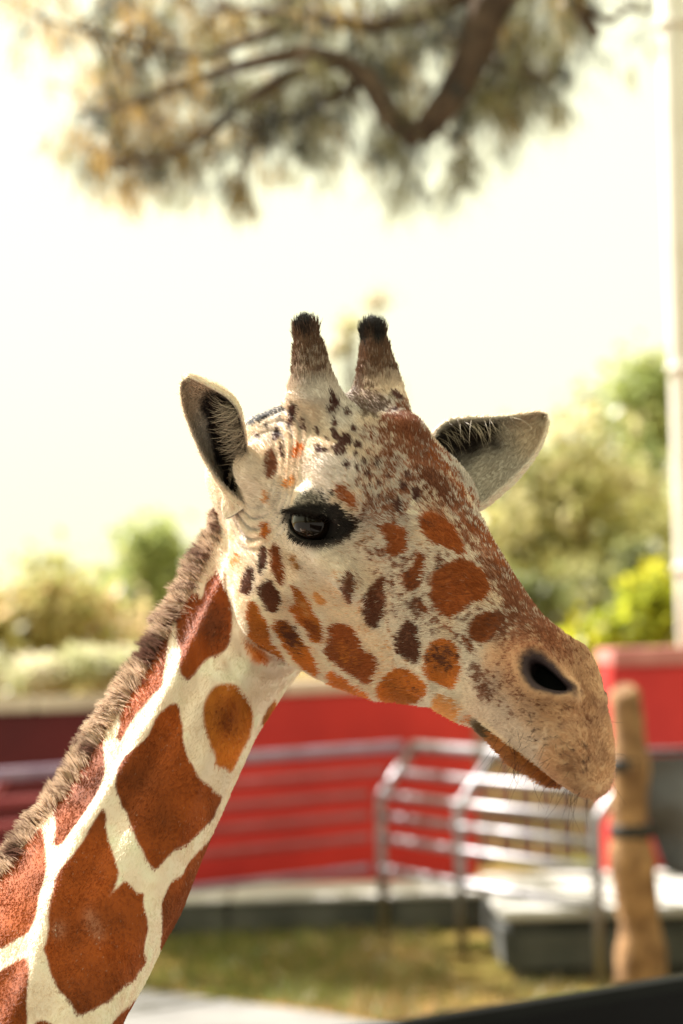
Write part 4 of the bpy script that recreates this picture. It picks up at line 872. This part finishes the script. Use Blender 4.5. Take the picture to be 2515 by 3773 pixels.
# ------------------------------------------------------------------ ears
def ear_surface(rimA, rimB, latv, back, depth, thick, shear=0.0, nt=40, nu=25):
    tA = np.linspace(0, 1, len(rimA)); t = np.linspace(0, 1, nt)
    def curve(p): p = np.array(p, float); return np.stack([np.interp(t, tA, p[:, k]) for k in (0, 1)], 1)
    def sm(c):
        for _ in range(4): c = np.vstack([c[:1], (c[:-2] + 2 * c[1:-1] + c[2:]) / 4, c[-1:]])
        return c
    l = np.interp(t, np.linspace(0, 1, len(latv)), latv)
    A = np.array([h2w(lat(p, q)) for p, q in zip(sm(curve(rimA)), l)]); B = np.array([h2w(lat(p, q)) for p, q in zip(sm(curve(rimB)), l)])
    d = np.interp(t, np.linspace(0, 1, len(depth)), depth); u = np.linspace(0, 1, nu)
    back = np.asarray(back, float); back /= np.linalg.norm(back)
    mid = .5 * (A + B)[:, None]; hc = .5 * (B - A)[:, None]
    cu = -np.cos(math.pi * u)[None, :, None]; su = np.sin(math.pi * u)[None, :, None] ** .8
    ax = unit(np.gradient(mid[:, 0], axis=0)); bk = np.cross(ax, unit(hc[:, 0])); bk = unit(bk * np.sign((bk * back).sum(1, keepdims=True))); bk = unit(bk - unit(hc[:, 0]) * shear * (1 - t)[:, None])
    inner = mid + hc * cu + (bk * d[:, None])[:, None] * su
    th = thick * (1 - .55 * t)[:, None, None] * (.55 + .45 * np.sin(math.pi * u))[None, :, None]
    nrm = unit(np.cross(np.gradient(inner, axis=0), np.gradient(inner, axis=1)) + 1e-12)
    s = np.sign((nrm * bk[:, None]).sum(2).mean()); outer = inner + nrm * s * th
    grid = np.concatenate([inner, outer[:, ::-1]], 1)
    n, m = grid.shape[:2]; idx = np.arange(n * m).reshape(n, m)
    q = np.stack([idx[:-1], np.roll(idx, -1, 1)[:-1], np.roll(idx, -1, 1)[1:], idx[1:]], -1).reshape(-1, 4)
    # close the tip
    tip = np.stack([idx[-1, :nu - 1], idx[-1, 1:nu], idx[-1, m - 2:nu - 1:-1] if False else idx[-1, ::-1][1:nu], idx[-1, ::-1][0:nu - 1]], -1)
    q = np.concatenate([q, tip])
    T = np.repeat(t, m); Uu = np.tile(np.r_[u, u[::-1]], n); IN = np.tile(np.r_[np.ones(nu), np.zeros(nu)], n)
    v = grid.reshape(-1, 3)
    if (face_normals(v, q)[: (n - 1) * m].reshape(n - 1, m, 3)[:, nu + 3:-3] * bk[:-1, None]).sum() < 0: q = q[:, ::-1]
    return v, q, T, Uu, IN
def ca(p): return [(600 + x * .4464, 1100 + y * .4464) for x, y in p]
def cv(p): return [(x * VS, y * VS) for x, y in p]
EAR_N = ear_surface(ca([(700,1690),(620,1650),(515,1560),(420,1440),(340,1310),(285,1200),(240,1090),(197,985),(165,880),(145,760),(166,668)]),
                    ca([(715,1500),(705,1390),(690,1290),(675,1190),(660,1100),(640,1010),(600,905),(520,815),(400,745),(290,688),(205,655)]),
                    [-.082, -.110, -.145, -.175, -.205], (-.3, .9, -.3), (.044, .042, .034, .022, .003), .0055, 1.0)
EAR_F = ear_surface(cv([(985,1030),(1000,990),(1030,967),(1065,963),(1110,962),(1150,959),(1185,956),(1215,950),(1238,946),(1252,953)]),
                    cv([(1060,1165),(1092,1160),(1115,1150),(1145,1124),(1175,1098),(1205,1068),(1228,1040),(1245,1008),(1256,975),(1254,956)]),
                    [.085, .115, .145, .18, .21], (-.25, .95, -.20), (.034, .034, .030, .020, .004), .0075)
def ear_colour(v, T, U_, IN, far):
    nz = vnoise(v, 120, 4); nz2 = vnoise(v, 380, 6)
    out = K_CREAM * (.92 + .16 * nz2[:, None])
    pale = lin(196, 186, 174) * (.9 + .2 * nz[:, None]); warm = lin(206, 178, 146)
    U2 = 1 - U_ if far else U_
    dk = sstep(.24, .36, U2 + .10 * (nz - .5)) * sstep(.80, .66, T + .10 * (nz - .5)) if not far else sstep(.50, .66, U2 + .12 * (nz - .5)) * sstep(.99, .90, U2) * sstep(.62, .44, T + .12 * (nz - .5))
    inn = pale * (1 - sstep(.5, .75, T)[:, None] * .6) + warm * sstep(.5, .75, T)[:, None] * .6
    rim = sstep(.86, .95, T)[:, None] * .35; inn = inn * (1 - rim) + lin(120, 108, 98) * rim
    inn = inn * (1 - dk[:, None]) + lin(38, 30, 28) * dk[:, None]  # dark hollow: dark skin and hair, with recess shade painted in
    return np.clip(np.where(IN[:, None] > .5, inn, out), .004, .9)

# ------------------------------------------------------------------ resting trunk and folded legs, beyond the picture's edge
def torso_field(p):
    S = NC[-1] + NAX * .50
    f = capsule(p, NC[-1] - NAX * .02, S, .085, .19)
    f = smin(f, ell(p, S + [-.55, .25, -.26], (.72, .33, .40)), .18)
    f = smin(f, ell(p, S + [-.05, .05, -.12], (.30, .24, .30)), .15)
    for k, (dx, dy) in enumerate(((.10, -.22), (.16, .26), (-.95, -.12), (-.85, .55))):
        a = S + [dx, dy, 0]; a[2] = .30; b = a + [.42, -.03, 0]; b[2] = .10; c = a + [-.12, -.05, 0]; c[2] = .065
        f = smin(f, capsule(p, a, b, .13, .075), .05); f = smin(f, capsule(p, b, c, .065, .045), .02)
    return f

def build_giraffe():
    v, q = make_body(); n = vert_normals(v, q)
    if (n * gradient(body_field, v[:2000], .002)[..., :].mean() if False else (n[:2000] * gradient(body_field, v[:2000])).sum()) < 0: q = q[:, ::-1]; n = -n
    # fine relief: wrinkles round the ear root and throat, veins and muscle on the neck
    h = w2h(v); t, u, w, tc = neck_coords(v); onneck = neck_field(v) < head_field(h)
    hs = np.where(h[:, 1:2] > 0, h * [1, -1, 1], h)
    er = np.linalg.norm((hs - [-.118, -.10, -.035]) * [1, .7, .8], axis=1)
    fold = np.sin(er * 620 + 5 * vnoise(v, 22, 8)) * sstep(.030, .045, er) * sstep(.085, .060, er) * (hs[:, 1] < -.04)
    thr = np.exp(-((h[:, 0] + .03) / .05) ** 2 - ((h[:, 2] + .235) / .035) ** 2)
    fold2 = np.sin((h[:, 2] + .3 * h[:, 0]) * 520 + 4 * vnoise(v, 18, 9)) * thr
    rd = u + .30 + .22 * np.sin(t * 6.0) + .10 * np.sin(t * 15); big = .0065 * np.exp(-(rd / .11) ** 2) - .005 * np.exp(-((rd - .30) / .13) ** 2) + .004 * np.exp(-((u - .55 + .2 * np.sin(t * 5 + 1)) / .12) ** 2) + (vnoise(v * [1, 1, 1], 11, 10) - .5) * .010 + (vnoise(v, 26, 11) - .5) * .004
    v = v + n * (fold * .0018 + fold2 * .0014 + np.where(onneck, big, big * .12))[:, None]
    n = vert_normals(v, q)
    col, spot, onneck, h = coat(v, n, False)
    V = [v]; Q = [q]; Cc = [col]; off = len(v)
    ears = []
    for far, (ev, eq, T, U_, IN) in ((False, EAR_N), (True, EAR_F)):
        ec = ear_colour(ev, T, U_, IN, far); V.append(ev); Q.append(eq + off); Cc.append(ec); off += len(ev); ears.append((ev, eq, ec, T, U_, IN))
    tv, tq = mesh_field(torso_field, (-2.6, 1.7, -.02), (.3, 3.6, 1.35), .03); tn = vert_normals(tv, tq)
    tc_ = np.where((vnoise(tv, 5.5, 12) + .3 * vnoise(tv, 14, 13) > .62)[:, None], K_CREAM, K_BROWN)
    tv = tv[:, :]; V.append(tv); Q.append(tq + off); Cc.append(tc_)
    body = mesh_obj('giraffe', np.concatenate(V), np.concatenate(Q), M_HIDE, None, True, np.concatenate(Cc))
    body['label'] = 'reticulated giraffe with two short dark-tipped horns and its head lowered above the yard'; body['category'] = 'giraffe'

    # ---- short coat
    def roots(v, q, dens_w, count):
        a = np.linalg.norm(np.cross(v[q[:, 2]] - v[q[:, 0]], v[q[:, 3]] - v[q[:, 1]]), axis=1) * dens_w
        i = np.searchsorted(np.cumsum(a) / a.sum(), RNG.random(count)); i = np.minimum(i, len(q) - 1)
        s, t = RNG.random((2, count, 1)); c = v[q[i]]
        return i, (c[:, 0] * (1 - s) + c[:, 1] * s) * (1 - t) + (c[:, 3] * (1 - s) + c[:, 2] * s) * t
    fn = face_normals(v, q); fc = v[q].mean(1); face = -(fn * unit(fc - CAM)).sum(1)
    inframe = (proj(fc) > [-120, 0]).all(1) & (proj(fc) < [W + 100, H + 140]).all(1)
    fh = w2h(fc)
    wgt = np.where(face > -.35, 1, .25) * np.where(inframe, 1, .12)
    i, p = roots(v, q, wgt, 330000); nn = n[q[i]].mean(1); nn = unit(nn)
    pcol, spot, onn, ph = coat(p, nn, True)
    phs = np.where(ph[:, 1:2] > 0, ph * [1, -1, 1], ph)
    L = np.where(onn, .0046, .0064); L = np.where(ph[:, 0] > .24, .0050, L)
    lipm = (LOWER(ph) < UPPER(ph)) & ~onn & (ph[:, 0] > .2); L = np.where(lipm, .0095, L)
    L = np.where(~onn & (ph[:, 2] < -.09) & (ph[:, 0] > 0), .0090, L)
    dirv = np.where(onn[:, None], NAX, -HF * .9 + HU * -.15)
    ch = sstep(.02, .10, ph[:, 0]) * (1 - onn); dirv = dirv * (1 - ch[:, None]) + (-HF * .7 - HU * .55) * ch[:, None]
    for hp in (HORN_N, HORN_F):
        ax = hp[-1] - hp[0]; ln = np.linalg.norm(ax); ax = ax / ln; d = ph - hp[0]; t = d @ ax / ln; rr = np.linalg.norm(d - (t * ln)[:, None] * ax, axis=1)
        on = (rr < .04) & (t > .12); wax = ax[0] * HF + ax[1] * HL + ax[2] * HU
        dirv = np.where(on[:, None], wax, dirv); L = np.where(on, .008 + .006 * sstep(.8, 1.05, t), L)
    tang = unit(dirv - nn * (dirv * nn).sum(1, keepdims=True))
    jit = RNG.normal(0, .30, (len(p), 3)) + .8 * (np.stack([vnoise(p, 60, 20 + k) for k in range(3)], 1) - .5)
    d0 = unit(tang * 1.0 + nn * np.where(onn, .24, .38)[:, None] + jit * np.where(onn, .34, .5)[:, None])
    L = L * RNG.uniform(.65, 1.25, len(p))
    e1 = eye_local(phs); en = np.linalg.norm(e1, axis=1)
    nos = nos_local(ph); ne = np.sqrt((nos[:, 0] / .0285) ** 2 + ((nos[:, 1] + 7 * np.clip(nos[:, 0], -.03, .03) ** 2 - .003) / .0135 / np.clip(1 - 13 * nos[:, 0], .62, 1.3)) ** 2)
    ok = ~((en < .036) & (almond(e1) < .004) & (e1[:, 2] > -.01)) & ~((ne < .95) & (np.abs(nos[:, 2]) < .05))
    L = np.where(en < .05, L * .6, L); L = np.where(ne < 1.5, L * .55, L)
    p, d0, tang, L, pcol, nn = [x[ok] for x in (p, d0, tang, L, pcol, nn)]
    kk = np.array([0, .4, .75, 1.0]); bend = unit(d0 + tang * .6)
    P = p[:, None] - nn[:, None] * .0006 + (d0[:, None] * (kk - .35 * kk ** 2)[None, :, None] + bend[:, None] * (.35 * kk ** 2)[None, :, None]) * L[:, None, None]
    pcol = pcol * (1 + RNG.uniform(-1, 1, len(pcol)) * np.where(onn[ok], .07, .13))[:, None]
    fur = hair_obj('coat_fur', P, np.array([.00030, .00027, .00020, .00008]), np.clip(pcol, .003, .9), M_FUR, body); fur['kind'] = 'stuff'
    # ---- ear fur: short nap on the outside, long pale tufts across the hollow
    EP, EC = [], []
    for far, (ev, eq, ec, T, U_, IN) in zip((False, True), ears):
        i, p = roots(ev, eq, np.ones(len(eq)), 16000); fnn = face_normals(ev, eq)[i]; c = ec[eq[i]].mean(1)
        tipd = unit(ev[T > .95].mean(0) - ev[T < .1].mean(0)); tg = unit(tipd - fnn * (fnn @ tipd)[:, None])
        d = unit(tg + fnn * .3 + RNG.normal(0, .2, p.shape)); ll = RNG.uniform(.003, .006, len(p))
        EP.append(p[:, None] + d[:, None] * kk[None, :, None] * ll[:, None, None]); EC.append(c * RNG.uniform(.8, 1.2, (len(c), 1)))
        g = ev[IN > .5].reshape(-1, 25, 3); m = 420 if not far else 70
        ti = RNG.integers(5, 25, m); side = RNG.integers(20, 25, m) if not far else RNG.integers(0, 5, m)
        r0 = g[ti, side] + RNG.normal(0, .0015, (m, 3)); tgt = g[np.minimum(ti + RNG.integers(-2, 9, m), 37), RNG.integers(3, 10, m) if not far else RNG.integers(14, 22, m)]
        op = unit(.5 * (g[:, 0] + g[:, -1]) - g[:, 12])[ti]
        dd = unit(unit(tgt - r0) + RNG.normal(0, .22, (m, 3))); ln = np.minimum(np.linalg.norm(tgt - r0, axis=1), .040) * RNG.uniform(.35, 1.0, m)
        Pt = r0[:, None] + (dd[:, None] * kk[None, :, None] + op[:, None] * (.38 * np.sin(math.pi * kk * .8))[None, :, None]) * ln[:, None, None]
        EP.append(Pt); EC.append(lin(196, 180, 158) * RNG.uniform(.25, 1.0, (m, 1)))
    ef = hair_obj('ear_fur', np.concatenate(EP), np.array([.00028, .00025, .0002, .00008]), np.clip(np.concatenate(EC), .003, .9), M_FUR, body); ef['kind'] = 'stuff'
    # ---- mane along the back of the neck
    m = 36000; tt = RNG.random(m); t = NT[0] + .035 + tt * (NT[-1] - NT[0] - .04)
    cen = NC[0] + NAX * t[:, None] + NE1 * np.interp(t, NT, NCU)[:, None] + NE2 * np.interp(t, NT, NCW)[:, None]
    ww = RNG.normal(0, .010, m); a = np.interp(t, NT, NA); b = np.interp(t, NT, NB) * .75
    r0 = cen - NE1 * (a * np.sqrt(np.maximum(1 - (ww / b) ** 2, 0)) - .002)[:, None] + NE2 * ww[:, None]
    cl = vnoise(np.c_[t, t * 0, ww * .5], 105, 30); cl2 = vnoise(np.c_[t, t * 0, ww * .5], 150, 31); band = vnoise(np.c_[t, t * 0, t * 0], 22, 32)
    d = unit(-NE1 * 1.0 - NAX * (.10 + 1.5 * (cl[:, None] - .5)) + NE2 * (1.2 * (cl2[:, None] - .5) + ww[:, None] * 22) + RNG.normal(0, .10, (m, 3)))
    ll = (.009 + .019 * cl2 + .006 * band) * RNG.uniform(.75, 1.15, m) * (1 - .5 * np.minimum(np.abs(ww) / .03, 1)) * sstep(0, .03, tt) * sstep(1.02, .99, tt)
    k5 = np.array([0, .25, .5, .75, 1.0])
    P = r0[:, None] + d[:, None] * k5[None, :, None] * ll[:, None, None] + (NAX * .04)[None, None] * (k5 ** 2)[None, :, None] * ll[:, None, None]
    pale = sstep(.22, .55, band + .5 * (cl - .5)); mc = lin(116, 84, 72) * (1 - pale[:, None]) + lin(218, 194, 170) * pale[:, None]
    dark = RNG.random(m) < .16; mc = np.where(dark[:, None], lin(96, 64, 58), mc) * RNG.uniform(.8, 1.15, (m, 1))
    mane = hair_obj('mane', P, np.array([.00034, .00032, .00028, .0002, .00008]), np.clip(mc, .003, .9), M_MANE, body); mane['kind'] = 'stuff'
    mane['label'] = 'short upright mane of brown and cream hair'
    # ---- eyes
    me, te, be = new_mat('wet_eye'); be.inputs['Base Color'].default_value = (.010, .006, .004, 1); be.inputs['Roughness'].default_value = .04; be.inputs['Specular IOR Level'].default_value = .32; be.inputs['Coat Weight'].default_value = 0; be.inputs['Coat Roughness'].default_value = .02
    for e, far in ((EYE_N, 0), (EYE_F, 1)):
        bm = bmesh.new(); bmesh.ops.create_uvsphere(bm, u_segments=40, v_segments=24, radius=EYE_R)
        out = EYE_AX[2] * ([1, -1, 1] if far else [1, 1, 1]); wo_ = Vector(out[0] * HF + out[1] * HL + out[2] * HU)
        for vv in bm.verts:                               # the cornea stands a little proud
            c = vv.co.normalized().dot(wo_); vv.co += vv.co.normalized() * .0016 * max(0, (c - .80) / .20) ** .8
        ms = bpy.data.meshes.new('eye'); bm.to_mesh(ms); bm.free(); ms.materials.append(me)
        for pl in ms.polygons: pl.use_smooth = True
        o = bpy.data.objects.new('eye', ms); COL.objects.link(o); o.location = h2w(e); o.parent = body
        # lashes
        s = np.array([1, -1, 1]) if far else np.array([1, 1, 1]); m = 420 if not far else 200
        aa = RNG.uniform(-.030, .034, m); lo = RNG.random(m) < .25
        w_ = 1 - (aa / .040) ** 2; bb = np.where(lo, -.0175 * w_ - .002, .0125 * w_ + .003)
        cc = np.sqrt(np.maximum(.0300 ** 2 - aa ** 2 - bb ** 2, 1e-6))
        base = (np.c_[aa + .004, bb, cc] @ EYE_AX + EYE_N) * s
        dl = (np.c_[aa * 14 - .15, np.where(lo, -.7, -.50), np.ones(m) * (.9 if not far else 1.6)] @ EYE_AX) * s + RNG.normal(0, .12, (m, 3)); dl = unit(dl)
        cu = (np.c_[np.zeros(m), np.where(lo, -.3, .5), np.zeros(m)] @ EYE_AX) * s
        ll = np.where(lo, .008, .015 if not far else .030) * RNG.uniform(.7, 1.2, m)
        Pl = base[:, None] + (dl[:, None] * k5[None, :, None] + cu[:, None] * (.5 * k5 ** 2)[None, :, None]) * ll[:, None, None]
        hair_obj('eyelash', h2w(Pl), np.array([.0004, .00036, .0003, .0002, .00008]), np.tile(lin(30, 22, 20), (m, 1)), M_FUR, body)
    # ---- whiskers
    m = 100; hx = RNG.uniform(.30, .41, m); side = np.where(RNG.random(m) < .75, -1, 1); an = RNG.uniform(60, 178, m) * math.pi / 180
    base = []
    for x, a_, s in zip(hx, an, side):
        zc = np.interp(x, UPPER.q, UPPER.zc); r = np.linspace(.09, .0, 60); f = head_field(np.c_[np.full(60, x), s * r * math.sin(a_), zc + r * math.cos(a_)]); k = np.argmax(f < 0)
        base.append((x, s * r[k] * math.sin(a_), zc + r[k] * math.cos(a_)))
    base = np.array(base); dl = unit(np.c_[RNG.uniform(.2, 1.0, m), side * np.sin(an) * 1.0, np.cos(an) - .25] + RNG.normal(0, .22, (m, 3)))
    ll = RNG.uniform(.012, .036, m) * np.where(base[:, 2] < -.02, 1.15, .7); dr = RNG.normal(0, .25, (m, 3)) + [0, 0, -.12]
    Pw = base[:, None] + (dl[:, None] * k5[None, :, None] + dr[:, None] * (k5 ** 2)[None, :, None]) * ll[:, None, None]
    hair_obj('whisker', h2w(Pw), np.array([.00020, .00019, .00016, .00012, .00006]), np.tile(lin(46, 30, 28), (m, 1)), M_FUR, body)
    return body
GIR = build_giraffe()
#GIRAFFE_END
